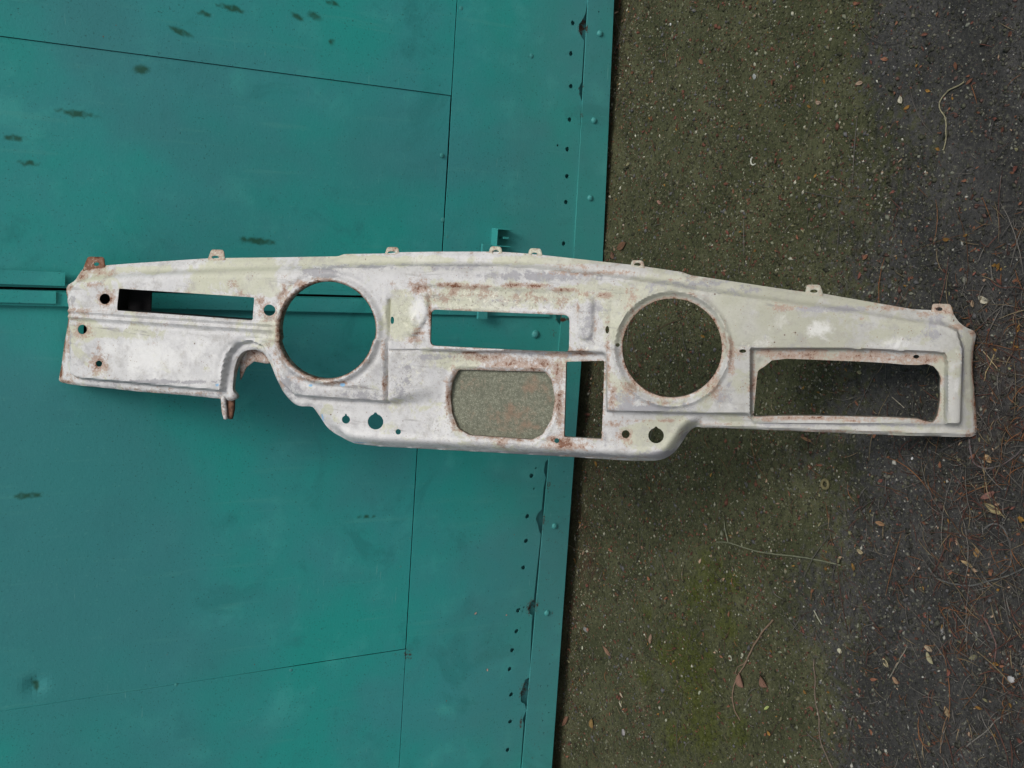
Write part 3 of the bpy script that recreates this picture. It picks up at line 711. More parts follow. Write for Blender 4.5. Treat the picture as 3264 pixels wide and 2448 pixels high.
def relief(P):
    x, y = P[:, 0], P[:, 1]
    tx = np.array(OUT_TOP); ytop = np.interp(x, tx[:, 0], tx[:, 1]); dt = y - ytop
    do = seg_dist(P, OUTLINE)
    R = 5 * sstep(do / 14)
    def raise_(poly, h, w, soft=None):
        s = sdist(P, poly); return h * sstep(s / w)
    topw = lambda h: h
    # upper fascia, rolled towards its top edge
    fas = [(222, 925), (255, 880), (300, 862), (700, 838), (1240, 822), (1700, 826), (2200, 890), (2600, 948), (3000, 1006), (3050, 1045), (3070, 1110), (3062, 1345), (3045, 1354), (2400, 1348), (2383, 1322), (1932, 1312), (1930, 1140), (1925, 1128), (1262, 1120), (1258, 1284), (1245, 1284), (950, 1262), (905, 1215), (880, 1145), (850, 1106), (815, 1092), (775, 1100), (750, 1130), (738, 1180), (728, 1250), (500, 1230), (262, 1208), (236, 1190), (234, 1000)]
    s = sdist(P, fas)
    wdt = 13 + 46 * sstep((60 - dt) / 40)
    shoulder = (1 - sstep((x - 1252) / 260)) * (x > 1245) * sstep((y - 1100) / 20) * sstep((1290 - y) / (24 + .35 * np.maximum(x - 1250, 0)))
    R = R + 21 * np.maximum(sstep(s / wdt), shoulder)
    # arch bead
    arch = [(745, 1262), (745, 1200), (752, 1150), (770, 1122), (815, 1105), (848, 1116), (870, 1150), (892, 1205), (925, 1262), (965, 1292)]
    da = seg_dist(P, chaikin(arch, 2, False), False); R = np.maximum(R, 0) + 6 * np.exp(-(da / 13) ** 2) - 3.0 * np.exp(-((da - 31) / 8) ** 2)
    # top lip groove
    R -= 3.2 * np.exp(-((dt - 44) / 9) ** 2) * (sstep((x - 250) / 60) * (1 - sstep((x - 1050) / 200)) + sstep((x - 2300) / 200) * (1 - sstep((x - 2950) / 60)))
    R += 2.0 * np.exp(-((dt - 22) / 10) ** 2)
    # soft dents in the hand-beaten top
    R += (vnoise(P, 160, 61, 3) - .5) * 3.0 + (vnoise(P, 40, 62, 2) - .5) * .9
    # trim ribs
    ya = 978 + (x - 219) * .065; yb = 1013 + (x - 219) * .068; q = (y - ya) / (yb - ya)
    wx = sstep((x - 216) / 12) * (1 - sstep((x - 888) / 12))
    prof = sstep((q + .08) / .16) * (1 - sstep((q - .92) / .16))
    R += wx * prof * (3.0 - 1.8 * np.cos(q * 2 * math.pi * 2))
    R -= 1.6 * wx * (np.exp(-((q + .15) / .1) ** 2) + np.exp(-((q - 1.15) / .12) ** 2))
    # dials
    d1 = np.hypot(x - C1[0], y - C1[1]) - 152; d2 = np.hypot(x - C2[0], y - C2[1]) - 157
    R += 7 * np.exp(-((d1 - 8) / 7.5) ** 2) - 2.5 * np.exp(-((d1 - 26) / 7) ** 2)
    R += 5 * np.exp(-((d2 - 23) / 6.5) ** 2) - 7 * (1 - sstep(d2 / 22)) * (d2 < 24)
    R += 9 * np.exp(-(d1 / 70) ** 2) * (y > 1080) + 6 * np.exp(-(d2 / 70) ** 2)
    # creases beside the centre panel
    cr1 = [(1255, 955), (1252, 1050), (1250, 1150), (1246, 1278)]; dc = seg_dist(P, cr1, False)
    R -= 8 * np.exp(-(dc / 4.5) ** 2)
    cr2 = [(945, 1272), (1080, 1278), (1250, 1286)]; R -= 3 * np.exp(-(seg_dist(P, cr2, False) / 6) ** 2)
    cr3 = [(1938, 1125), (1930, 1200), (1925, 1312)]; R -= 3.5 * np.exp(-(seg_dist(P, cr3, False) / 6) ** 2)
    cr4 = [(1955, 965), (1952, 1120)]; R -= 2.2 * np.exp(-(seg_dist(P, cr4, False) / 7) ** 2)
    # radio panel: slightly sunk with a raised frame, step to the speaker panel below
    rp = [(1335, 905), (1835, 925), (1838, 1128), (1335, 1112)]
    R -= 2.5 * sstep(sdist(P, rp) / 8)
    dr = -sdist(P, radio); R += 2.0 * np.exp(-((dr - 7) / 6) ** 2) * (dr > 0)
    dov = -sdist(P, oval); R += 2.6 * np.exp(-((dov - 12) / 7) ** 2) - 2.5 * np.exp(-(dov / 6) ** 2)
    # pressed pads left and right of the radio
    R += 5.5 * sstep((21 - seg_dist(P, [(1362, 948), (1358, 1000), (1330, 1048)], False)) / 7)
    R -= 3 * np.exp(-(seg_dist(P, [(1300, 1022), (1350, 1046)], False) / 4) ** 2)
    R += 5.5 * sstep((29 - seg_dist(P, [(1876, 960), (1874, 1055)], False)) / 12)
    # glove box recess
    gl = [(2398, 1112), (2700, 1112), (3000, 1124), (3007, 1160), (3004, 1346), (2398, 1340)]
    s = sdist(P, gl); R = np.where(s > -10, np.minimum(R, 9 + 30 * sstep(-s / 10) + 0 * R), R)
    R += 3.0 * np.exp(-((x - 3034) / 20) ** 2) * sstep((y - 1150) / 20) * (1 - sstep((y - 1335) / 20))
    # end tapers (left and right ends bend back)
    R -= 14 * (1 - sstep((x - 175) / 75)) ; R -= 9 * sstep((x - 3062) / 55)
    # bottom lip under the speaker folds away
    ob = np.array(OUT_B)[:20]; dbm = seg_dist(P, ob, False)
    lip = sstep((x - 1030) / 60) * (1 - sstep((x - 2215) / 30))
    R -= lip * 22 * (1 - sstep(dbm / 34)) ** 1.0 - lip * 2.2 * np.exp(-((dbm - 40) / 8) ** 2)
    # bottom flange ribs of the right part
    ob2 = [(2230, 1364), (2561, 1375), (3090, 1392)]; db2 = seg_dist(P, ob2, False)
    R += 2.5 * np.exp(-((db2 - 10) / 6) ** 2) * (x > 2230) - 1.5 * np.exp(-((db2 - 24) / 6) ** 2) * (x > 2230)
    R += 1.8 * np.exp(-((seg_dist(P, [(180, 1222), (700, 1271)], False) - 8) / 5) ** 2)
    # dimples round screw holes
    for cx_, cy_, r_ in ((339, 1155, 34), (357, 951, 30), (286, 1047, 26), (2426, 1153, 9), (1995, 1383, 24)):
        R -= 3.0 * np.exp(-((np.hypot(x - cx_, y - cy_)) / r_) ** 2)
    return R * mmr
RB = [ # x, y, rx, ry, strength of rust
 (300, 845, 50, 26, 1.0), (330, 905, 60, 12, .5), (250, 1200, 60, 14, .5), (220, 1080, 14, 80, .6), (440, 925, 90, 8, .4), (265, 880, 25, 25, .8), (206, 940, 10, 60, .9), (206, 1020, 14, 60, .9), (196, 1100, 14, 60, .85), (182, 1190, 14, 50, .9), (200, 1218, 40, 10, .8), (225, 915, 22, 20, .6), (235, 960, 8, 20, .8),
 (360, 953, 32, 32, .85), (286, 1050, 30, 28, .85), (290, 1075, 12, 20, .4), (339, 1155, 34, 36, .75), (340, 1105, 12, 22, .5), (260, 990, 60, 14, .6), (270, 1010, 70, 10, .45), (330, 870, 60, 16, .5),
 (850, 955, 18, 16, .85), (862, 990, 26, 34, .55), (873, 965, 12, 10, .6), (770, 905, 22, 20, .5), (790, 935, 14, 10, .6), (448, 1030, 10, 10, .6), (552, 1032, 18, 7, .5), (895, 1010, 26, 60, .4), (925, 950, 22, 60, .55), (915, 1120, 26, 60, .5),
 (985, 905, 45, 14, .7), (1050, 890, 60, 8, .5), (905, 1050, 8, 50, .7), (1000, 1200, 60, 14, .55), (1090, 1212, 50, 9, .7), (880, 1100, 30, 30, .35), (905, 1200, 12, 50, .6), (550, 1238, 14, 8, .7), (420, 1240, 120, 8, .35), (700, 1272, 60, 8, .5),
 (1265, 905, 14, 14, .5), (1350, 915, 50, 26, .7), (1420, 950, 40, 20, .5), (1520, 940, 120, 14, .45), (1700, 950, 120, 16, .45), (1800, 960, 30, 30, .55), (1330, 1080, 40, 20, .45), (1450, 905, 60, 8, .9), (1500, 912, 90, 12, .8), (1650, 908, 40, 9, .9), (1720, 910, 45, 9, 1.0), (1810, 922, 50, 9, .85), (1380, 935, 14, 30, .55), (1550, 920, 24, 30, .55), (1690, 935, 30, 14, .5), (1455, 930, 30, 20, .5), (1870, 935, 24, 12, .5), (1935, 940, 30, 12, .75), (1240, 1120, 8, 40, .6), (1240, 1220, 7, 40, .75), (1384, 1000, 7, 46, 1.0), (1350, 1058, 22, 6, .8), (1345, 1045, 16, 8, .7),
 (1500, 1123, 40, 7, .8), (1560, 1137, 110, 18, .66), (1640, 1160, 100, 22, .64), (1730, 1160, 70, 22, .66), (1780, 1130, 60, 10, .7), (1850, 1120, 60, 16, .7), (1820, 1105, 40, 10, .4), (1700, 1175, 50, 6, .8), (1450, 1190, 10, 40, .5), (1430, 1270, 8, 70, .7), (1450, 1350, 12, 30, .7), (1560, 1392, 60, 8, .6), (1780, 1190, 26, 50, .7), (1785, 1290, 18, 80, .8), (1600, 1408, 24, 20, .75), (1790, 1412, 55, 24, .9), (1760, 1400, 20, 16, .9), (1850, 1420, 40, 14, .6), (1800, 1390, 14, 50, .6),
 (1945, 1150, 10, 150, .6), (1960, 1260, 16, 60, .65), (1850, 970, 10, 50, .5), (1905, 1030, 8, 40, .6), (1990, 1100, 10, 60, .5), (1990, 1390, 32, 28, .7), (1960, 1350, 40, 14, .45), (2080, 1340, 160, 7, .5), (2200, 935, 60, 20, .3), (2020, 950, 30, 60, .4), (2010, 1230, 40, 40, .45), (2100, 1275, 90, 10, .5), (2270, 1230, 40, 40, .6), (2330, 1120, 16, 60, .65), (2310, 1060, 12, 60, .5), (2370, 1115, 30, 20, .5),
 (1900, 870, 160, 9, .55), (1850, 850, 100, 12, .45), (2250, 890, 200, 6, .35), (2490, 980, 60, 14, .5), (2840, 980, 90, 12, .55), (2740, 1010, 12, 10, .4), (2960, 1000, 60, 10, .4), (3010, 985, 30, 20, .7), (3105, 1060, 20, 12, .8), (3106, 1180, 9, 120, .95), (3112, 1300, 9, 100, .95), (3050, 1040, 40, 10, .6),
 (2402, 1200, 8, 90, .7), (2395, 1235, 12, 14, .8), (2440, 1335, 60, 8, .6), (2600, 1330, 260, 7, .75), (2720, 1338, 80, 6, .7), (2950, 1340, 40, 10, .7), (2560, 1130, 150, 24, .66), (2750, 1136, 150, 24, .68), (2920, 1142, 110, 24, .66), (2450, 1122, 60, 20, .6), (2850, 1145, 60, 6, .7), (2300, 1350, 90, 6, .5), (2170, 1395, 12, 30, .3), (1700, 1462, 500, 7, .45), (2600, 1374, 400, 6, .55), (500, 1252, 300, 6, .55), (3085, 1385, 30, 12, .6)]
CB = [(330, 880, 60, 40, .5), (450, 860, 160, 18, .5), (760, 880, 150, 70, .6), (860, 1050, 60, 60, .4), (1250, 830, 300, 16, .6), (1600, 950, 260, 45, .6), (1300, 1000, 60, 90, .55), (1450, 1150, 120, 30, .5), (2300, 940, 350, 50, .8), (2500, 1050, 250, 60, .65), (2100, 1380, 120, 50, .7), (2150, 920, 200, 50, .7), (1990, 1000, 60, 120, .6), (2850, 1060, 180, 60, .4), (3090, 1250, 20, 120, .6), (350, 1060, 160, 20, .5), (3000, 1250, 15, 100, .5), (2000, 1200, 60, 80, .4), (1800, 830, 300, 12, .6)]
SB = [(1600, 950, 330, 50, 1), (1300, 1000, 60, 80, .5), (1310, 1190, 60, 90, .8), (1150, 1230, 120, 50, .5), (1450, 1160, 150, 40, .5), (1780, 1290, 50, 130, .8), (1880, 1040, 40, 60, .6), (1860, 1110, 80, 30, .7), (1420, 1350, 60, 80, .6), (1600, 1420, 260, 20, .6), (1340, 1000, 30, 60, .7), (860, 985, 30, 30, .8), (1960, 1100, 30, 160, .3), (2380, 1100, 40, 30, .5)]
def dash_attrs(P):
    r = np.zeros(len(P)); c = np.zeros(len(P)) + .24 + .16 * sstep((P[:, 0] - 1750) / 500); s = np.zeros(len(P))
    for b in RB: r = np.maximum(r, b[4] * blob(P, *b[:4]))
    for k, h in (('c1', .75), ('c2', .7), ('radio', .4), ('oval', .55), ('rect', .5), ('glove', .45), ('slot', .25)):
        r = np.maximum(r, h * np.exp(-(seg_dist(P, big[k]) / 8) ** 2))
    r = np.maximum(r, .22 * np.exp(-(seg_dist(P, OUTLINE) / 6) ** 2))
    for b in CB: c = np.maximum(c, b[4] * 1.25 * blob(P, *b[:4]) + .2)
    for b in SB: s = np.maximum(s, b[4] * blob(P, *b[:4]))
    bl = np.zeros(len(P))
    for b in ((1012, 1222, 12, 8), (1112, 1220, 14, 9), (712, 1222, 9, 9), (1030, 1330, 6, 26), (1130, 1414, 60, 4), (1560, 1446, 60, 4)): bl = np.maximum(bl, .7 * blob(P, *b))
    shf = np.zeros(len(P)) + .08; bar = np.zeros(len(P)) + .10  # painted highlight on the lower left box; other pale blobs are whiter paint
    for b in ((520, 1130, 270, 85, .75), (700, 1180, 60, 50, .6), (1110, 1385, 170, 50, .7), (1030, 915, 120, 35, .5), (1345, 990, 34, 50, .85), (1290, 1110, 60, 20, .4), (1500, 1118, 100, 10, .6), (1120, 1200, 60, 20, .4), (560, 905, 200, 14, .4), (1560, 985, 180, 10, .4), (2610, 1050, 70, 35, .7), (2480, 1020, 60, 40, .5), (2420, 1090, 70, 25, .5), (2850, 1090, 110, 25, .45), (2640, 985, 50, 12, .6), (2290, 1290, 90, 30, .5), (2440, 955, 60, 14, .4), (2240, 1270, 120, 30, .35), (1400, 1330, 60, 60, .4), (3040, 1220, 12, 90, .5), (300, 1130, 30, 60, .45), (2000, 1440, 80, 10, .3)): shf = np.maximum(shf, b[4] * blob(P, *b[:4]))
    for b in ((1040, 868, 80, 26, .8), (1120, 850, 160, 12, .6), (1450, 850, 240, 16, .6), (1720, 880, 260, 22, .65), (940, 1220, 60, 60, .6), (1180, 1255, 130, 26, .6), (1290, 1240, 50, 40, .6), (1600, 1455, 520, 13, 1.0), (2100, 1455, 90, 22, .9), (2185, 1400, 26, 40, .7), (2060, 1292, 160, 22, .75), (2350, 925, 130, 20, .55), (2640, 985, 150, 14, .7), (1882, 1050, 32, 70, .6), (1900, 985, 60, 20, .6), (246, 1110, 10, 80, .7), (500, 1212, 280, 9, .7), (640, 1255, 160, 7, .5), (250, 960, 34, 30, .5), (340, 900, 40, 20, .4), (1800, 1130, 160, 12, .6), (1400, 1135, 90, 12, .6), (1310, 1190, 16, 60, .6), (2330, 1260, 60, 70, .45), (2980, 1020, 60, 30, .5), (3062, 1150, 12, 120, .7), (2700, 1352, 380, 7, .7), (1790, 1340, 14, 40, .7), (1930, 1390, 12, 40, .6), (1610, 955, 260, 10, .4), (1240, 1170, 14, 80, .4), (450, 1225, 200, 6, .5), (2480, 1130, 60, 14, .4), (2960, 1070, 90, 40, .45), (2200, 905, 260, 24, .5), (2740, 1030, 60, 20, .4), (2540, 1100, 120, 12, .4), (2020, 1260, 90, 40, .55)): bar = np.maximum(bar, b[4] * blob(P, *b[:4]))
    gr = .85 * sstep((P[:, 0] - 1600) / 1000) * (.5 + vnoise(P, 220, 81)) + .55 * blob(P, 1500, 850, 500, 18) + .5 * blob(P, 600, 868, 420, 8)  # greyer dirt along the top roll; paint also duller towards the right end
    return {'rust': r, 'cream': c, 'speck': s, 'blue': bl, 'dulling': np.clip(gr, 0, 1), 'sheen_flake': shf, 'bare': bar}
P3 = g_dash(V2) + relief(V2)[:, None] * N_D
SV, SF = solidify(P3, T2, N_D, .0012)
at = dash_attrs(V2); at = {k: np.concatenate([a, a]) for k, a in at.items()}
def add_part(name, V, Fc, attrs, mat=DASH, smooth=True, parent=None):
    me = mesh(name, np.asarray(V) - P_bot, Fc, attrs)
    o = link(name, me, mat, dash if parent is None else parent, smooth)
    return o
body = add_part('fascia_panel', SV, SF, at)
md = body.modifiers.new('edges', 'EDGE_SPLIT'); md.split_angle = math.radians(50)
def band(name, loop, depth, th_px=2.2, rr=None, parent=None, closed=True, mat=DASH, rust=None, sgn=1):
    """folded lip running back from an edge loop"""
    lp = np.asarray(loop, float); n = len(lp)
    if closed: tg = np.roll(lp, -1, 0) - np.roll(lp, 1, 0)
    else: tg = np.gradient(lp, axis=0)
    nr = np.stack([tg[:, 1], -tg[:, 0]], 1) / np.maximum(np.hypot(*tg.T), 1e-6)[:, None]
    area = .5 * np.sum(lp[:, 0] * np.roll(lp[:, 1], -1) - np.roll(lp[:, 0], -1) * lp[:, 1])
    if area < 0: nr = -nr                    # nr points out of the loop
    nr = nr * sgn
    lo = lp + nr * th_px
    R_ = relief(lp + nr * 1.0)[:, None] * N_D - N_D * .0004
    A = g_dash(lp) + R_; Bq = g_dash(lo) + R_ - N_D * .0006
    depth = np.asarray(depth) * np.ones(n)
    C = A - N_D * depth[:, None]; D = Bq - N_D * depth[:, None]
    V = np.concatenate([A, C, D, Bq]); f = []
    for i in range(n if closed else n - 1):
        j = (i + 1) % n
        for a in range(3): f.append((a * n + i, a * n + j, (a + 1) * n + j, (a + 1) * n + i))
    at = dash_attrs(np.concatenate([lp, lp, lo, lo]))
    if rust is not None: at['rust'] = np.maximum(at['rust'], rust)
    return add_part(name, V, f, at, mat, True, parent)
band('dial_rim', big['c1'], .016, rust=.55)
band('dial_rim', big['c2'], .012, rust=.5)
band('radio_opening_lip', resample(radio, 7), .006, rust=.4)
band('vent_slot_lip', resample(slot, 7), .036, rust=.5, mat=BLACK)  # slot lip deepened and blackened to imitate shade inside the slot
band('speaker_opening_lip', resample(oval, 7), .008, rust=.6)
band('ashtray_opening_lip', resample(rect, 7), .010, rust=.5)
band('glovebox_opening_lip', resample(glove, 7), .014, rust=.5)
# folded outer edge: deeper along the top and the column arch
dep = .010 + .016 * blob(OUTLINE, 815, 1130, 110, 60) + .012 * sstep((OUTLINE[:, 1] - 1395) / 30) + .02 * (OUTLINE[:, 0] < 230) + .01 * (OUTLINE[:, 0] > 3060)
band('folded_edge', OUTLINE, dep, sgn=-1, rust=.3)
# speaker mesh plate behind the oval opening
def grille():
    m = NT('perforated_speaker_plate'); c = m.coord()
    v = m.vor(420, c); nz = m.noise(160, 5, .75, c)
    base = m.mix(m.ramp(nz, .38, .62), (.16, .165, .125), (.30, .31, .235))
    base = m.mix(m.math('MULTIPLY', m.ramp(v, .30, .42), .55), base, (.085, .09, .06))
    ru = m.math('ADD', m.attr('rust'), m.math('MULTIPLY', m.math('SUBTRACT', m.noise(40, 6, .75, c), .5), 1.3))
    base = m.mix(m.math('MULTIPLY', m.ramp(ru, .35, .65), .6), base, (.26, .15, .10))
    return m.out(base, .75, m.bump(v, .6, .001), .3)
GR = grille()
ov_out = oval + (oval - oval.mean(0)) * .09
gV, gT = sheet2d(resample(ov_out, 7), [], 6)
gR = .0005 + .0025 * sstep(sdist(gV, ov_out) / 60) + (vnoise(gV, 30, 71) - .5) * .0012
gr_ = .24 + .30 * blob(gV, 1640, 1340, 110, 60) + .3 * blob(gV, 1700, 1230, 50, 40) + .2 * blob(gV, 1500, 1230, 40, 30)
G3 = g_dash(gV) + (gR - .0075)[:, None] * N_D
GV, GF = solidify(G3, gT, N_D, .001)
gril = add_part('speaker_grille', GV, GF, {'rust': np.concatenate([gr_, gr_])}, GR)
# mounting tabs
tabs = [(272, 335, 818, 868, 311, 842, 9, 6, .95), (666, 717, 795, 850, 689, 820, 12, 5, .45), (1227, 1274, 787, 838, 1250, 806, 13, 5, .5), (1557, 1602, 785, 838, 1581, 804, 11, 7, .4), (1682, 1729, 791, 845, 1704, 811, 10, 6, .3), (2008, 2055, 829, 880, 2032, 843, 11, 5, .35), (2566, 2621, 907, 962, 2594, 928, 12, 5, .35), (2967, 3036, 968, 1022, 2993, 985, 11, 6, .55)]
for k, (a, b, c, d, hx, hy, rx, ry, rs) in enumerate(tabs):
    o_ = round_poly([(a - 7, d), (a + 2, c + 18), (a + 6, c), (b - 6, c + 1), (b - 1, c + 18), (b + 7, d)], 9) + np.array([0, 0])
    tV, tT = sheet2d(resample(o_, 5), [ell(hx, hy, rx, ry, 14)], 7)
    rl = relief(np.stack([tV[:, 0], np.maximum(tV[:, 1], c + 46)], 1))
    t3 = g_dash(tV) + (-.001 + .0035 * sstep((tV[:, 1] - c) / 30) + .0015 * np.exp(-(((tV[:, 0] - hx) / rx) ** 2 + ((tV[:, 1] - hy) / ry) ** 2 - 1.0) ** 2 * 1.5))[:, None] * N_D
    TV, TF = solidify(t3, tT, N_D, .0016)
    ta = dash_attrs(tV); ta['rust'] = np.maximum(ta['rust'], rs); ta['cream'] += .4
    add_part('mounting_tab', TV, TF, {q: np.concatenate([w_, w_]) for q, w_ in ta.items()})
# column bracket behind the arch and its prong
def prism(pts_px, z_front, z_back, name, mat, rust):
    pts = resample(pts_px, 9); V_, T_ = sheet2d(pts, [], 12)
    p3 = g_dash(V_) + z_front * N_D; a, b = solidify(p3, T_, N_D, z_front - z_back)
    return add_part(name, a, b, {'rust': [rust] * len(a), 'cream': [.2] * len(a), 'speck': [.3] * len(a)}, mat)
prism([(748, 1140), (775, 1100), (830, 1090), (868, 1118), (886, 1168), (862, 1160), (835, 1162), (795, 1155), (770, 1175), (752, 1215)], -.018, -.021, 'column_bracket', DASH, .62)
prism([(236, 905), (300, 890), (452, 905), (448, 1010), (345, 1110), (228, 1112)], -.0365, -.038, 'slot_shade_plate', BLACK, 0)  # added black plate, gives the slot and nearby holes their deep shade
prism([(706, 1262), (717, 1262), (722, 1300), (724, 1336), (716, 1335), (710, 1312)], .004, -.006, 'bracket_prong', DASH, .35)
prism([(719, 1268), (741, 1268), (740, 1308), (733, 1338), (725, 1336), (723, 1300)], -.004, -.012, 'bracket_prong', RUSTY, .8)
prism([(1222, 1040), (1234, 1038), (1236, 1068), (1222, 1076)], .022, .012, 'dial_clip', DASH, .5)

# ------------------------------------------------------------------ single fallen things on the ground
LV, LF = leaf_shape(1, 1, .3, .2, 9)
def leaf(px, py, L, Wd, ang, col, label, cup=.25, stem=True, grp=None):
    q = np.array(g_ground(px, py)); V, f = leaf_shape(L, Wd, cup, random.uniform(-.3, .3), 9)
    root = empty('fallen_leaf', (q[0], q[1], float(ground_z(q)[0]) + .002), label, 'leaf', 'fallen leaves on the ground')
    root.rotation_euler = (random.uniform(-.12, .12), random.uniform(-.12, .12), ang)
    V = V.copy(); V[:, 2] -= V[:, 2].min()
    cv = np.repeat(np.array(col)[None], len(V), 0) * (1 - .25 * (np.abs(V[:, 1:2]) < Wd * .05))
    me = mesh('leaf_blade', V, f, cols=cv); o = link('leaf_blade', me, LITTER, root, True)
    so_ = o.modifiers.new('thick', 'SOLIDIFY'); so_.thickness = .0004
    if stem:
        t = np.linspace(0, 1, 5); pts = np.stack([-L / 2 - t * L * .3, np.sin(t * 1.4) * L * .06, .001 + t * .002 + V[0, 2]], 1)
        tube_obj('leaf_stalk', pts, .0006, .0004, np.array(col) * .8, root)
def tube_mesh(name, pts, r0, r1, col, sides=6):
    pts = np.asarray(pts, float); n = len(pts); V = []; f = []
    for i in range(n):
        tg = pts[min(i + 1, n - 1)] - pts[max(i - 1, 0)]; tg /= np.linalg.norm(tg) + 1e-12
        a = np.cross(tg, [0, 0, 1.0]); a /= np.linalg.norm(a) + 1e-12; b = np.cross(a, tg)
        r = r0 + (r1 - r0) * i / (n - 1); r *= 1 + .18 * math.sin(i * 2.3)
        for k in range(sides):
            th = 2 * math.pi * k / sides; V.append(pts[i] + (a * math.cos(th) + b * math.sin(th)) * r)
    for i in range(n - 1):
        for k in range(sides):
            A, B_ = i * sides + k, i * sides + (k + 1) % sides; f.append((A, B_, B_ + sides, A + sides))
    f.append(tuple(range(sides))[::-1]); f.append(tuple((n - 1) * sides + k for k in range(sides)))
    me = bpy.data.meshes.new(name); me.from_pydata([tuple(p) for p in V], [], f)
    at = me.color_attributes.new('tint', 'FLOAT_COLOR', 'POINT')
    at.data.foreach_set('color', np.tile(np.array([*col, 1], np.float32), (len(V), 1)).ravel())
    me.update(); return me
def tube_obj(name, pts, r0, r1, col, parent=None):
    return link(name, tube_mesh(name, pts, r0, r1, col), LITTER, parent, True)
def twig(px_pts, r0, r1, col, label, cat='twig', side=(), name='twig'):
    p = chaikin(px_pts, 2, False); q = np.array([g_ground(*a) for a in p]); o0 = q[0].copy()
    root = empty(name, (o0[0], o0[1], 0), label, cat, 'stalks and twigs on the ground')
    z = ground_z(q) + r0 * 1.2 + .0015
    pts = np.column_stack([q - o0, z]); tube_obj('stem', pts, r0, r1, col, root)
    for s in side:
        q2 = np.array([g_ground(*a) for a in chaikin(s, 1, False)])
        tube_obj('side_stem', np.column_stack([q2 - o0, ground_z(q2) + r1 * 1.2 + .002]), r1 * 1.1, r1 * .5, col, root)
def pebble(px, py, S, col, label, sq=.55, name='pebble', cat='stone'):
    q = np.array([g_ground(px, py)]); sub = stones_mesh(q, np.array([S]), np.array([col]), sq, name, int(px * 7 + py))
    V = np.array([v.co[:] for v in sub.vertices]); c = np.array([q[0, 0], q[0, 1], 0]); 
    sub.vertices.foreach_set('co', (V - c).ravel())
    o = link(name, sub, STONE, None, True); o.location = c
    md = o.modifiers.new('round', 'SUBSURF'); md.levels = 2; md.render_levels = 2
    tag(o, label, cat, 'pebbles on the ground')
BRN = (.16, .085, .05); TAN = (.30, .22, .14); RED = (.16, .065, .045); PALE = (.42, .39, .30); OLV = (.20, .20, .11)
leaf(1985, 785, .045, .022, 2.0, BRN, 'large curled brown leaf on the ground just above the dashboard by the gate')
leaf(1958, 812, .026, .016, .6, (.13, .07, .045), 'small brown leaf tucked beside the large curled one near the gate', stem=False)
leaf(3133, 955, .022, .013, 1.1, PALE, 'pale cream leaf lying beyond the upper right end of the dashboard', stem=False)
leaf(3105, 968, .012, .009, .2, (.28, .2, .13), 'tiny tan leaf touching the pale cream leaf', stem=False)
leaf(1808, 2298, .045, .018, 2.6, (.20, .11, .07), 'long brown leaf beside the gate near the bottom of the picture')
leaf(1893, 2303, .028, .024, .4, (.22, .14, .05), 'rounded yellow brown leaf next to the long brown leaf by the gate')
leaf(2075, 2037, .026, .015, .1, (.26, .17, .12), 'pinkish tan leaf resting in the green moss', stem=False)
leaf(1937, 2072, .042, .013, 1.2, (.24, .14, .09), 'narrow upright tan leaf between the grey stone and the moss')
leaf(3165, 1620, .034, .014, 1.3, (.30, .25, .13), 'pale tan pointed leaf on the dark ground at the right')
leaf(3150, 1462, .018, .013, .9, (.32, .22, .12), 'tan leaf inside the loop of dry stalks right of the dashboard', stem=False)
leaf(2808, 1668, .024, .010, 1.6, (.26, .15, .08), 'light brown leaf left of the needle litter on the dark ground', stem=False)
leaf(2743, 1757, .016, .010, 1.4, (.34, .28, .17), 'cream seed leaf at the end of the long twig', stem=False)
leaf(3082, 1797, .026, .008, 1.4, (.34, .25, .13), 'slim yellowish leaf amid the needle litter', stem=False)
leaf(3113, 1762, .018, .014, .2, (.25, .15, .06), 'round orange brown leaf above the slim yellowish one', stem=False)
leaf(2105, 645, .018, .009, 1.1, (.30, .17, .13), 'pinkish leaf on the olive ground above the second dial hole', stem=False)
leaf(2762, 820, .016, .009, 2.2, (.22, .10, .06), 'reddish brown leaf above the right part of the dashboard', stem=False)
leaf(2740, 265, .022, .009, 1.6, (.34, .24, .17), 'light tan leaf near the upper right, left of the curved straw', stem=False)
leaf(2875, 318, .016, .012, .4, PALE, 'whitish leaf chip closest to the curved straw', stem=False)
leaf(2610, 328, .016, .009, 1.4, (.30, .22, .16), 'tan leaf scrap left of the light tan leaf at the upper right', stem=False)
leaf(3020, 2270, .022, .012, .7, (.26, .19, .11), 'buff leaf lying low on the dark ground', stem=False)
leaf(2960, 2066, .020, .012, 1.5, (.32, .25, .17), 'buff leaf on bare grey ground in the lower right', stem=False)
leaf(2826, 2112, .020, .012, .9, (.36, .31, .19), 'pale yellow leaf left of the buff leaf in the lower right', stem=False)
leaf(2965, 2098, .024, .011, .8, (.28, .26, .16), 'curled khaki leaf below the buff leaf', .6, False)
leaf(2858, 2168, .018, .012, 1.2, (.28, .18, .11), 'brown leaf at the foot of the thin slanting stalk', stem=False)
leaf(2450, 2255, .022, .007, 2.3, (.40, .46, .16), 'bright yellow green leaf sliver on the moss side', stem=False)
leaf(2074, 1843, .014, .010, 1.3, (.30, .13, .07), 'orange leaf spot above the moss', stem=False)
leaf(3148, 1580, .030, .012, 2.2, (.20, .10, .08), 'dark reddish leaf in the litter beside the dashboard end')
leaf(2440, 2170, .030, .022, 1.0, (.18, .10, .07), 'crumpled brown leaf caught on the forked twig', .5)
leaf(2370, 2165, .034, .024, .5, (.21, .12, .085), 'larger crumpled leaf halfway down the forked twig', .5, False)
leaf(1985, 2215, .018, .008, 1.2, (.45, .36, .26), 'cream oval leaf right of the gate, lower part', stem=False)
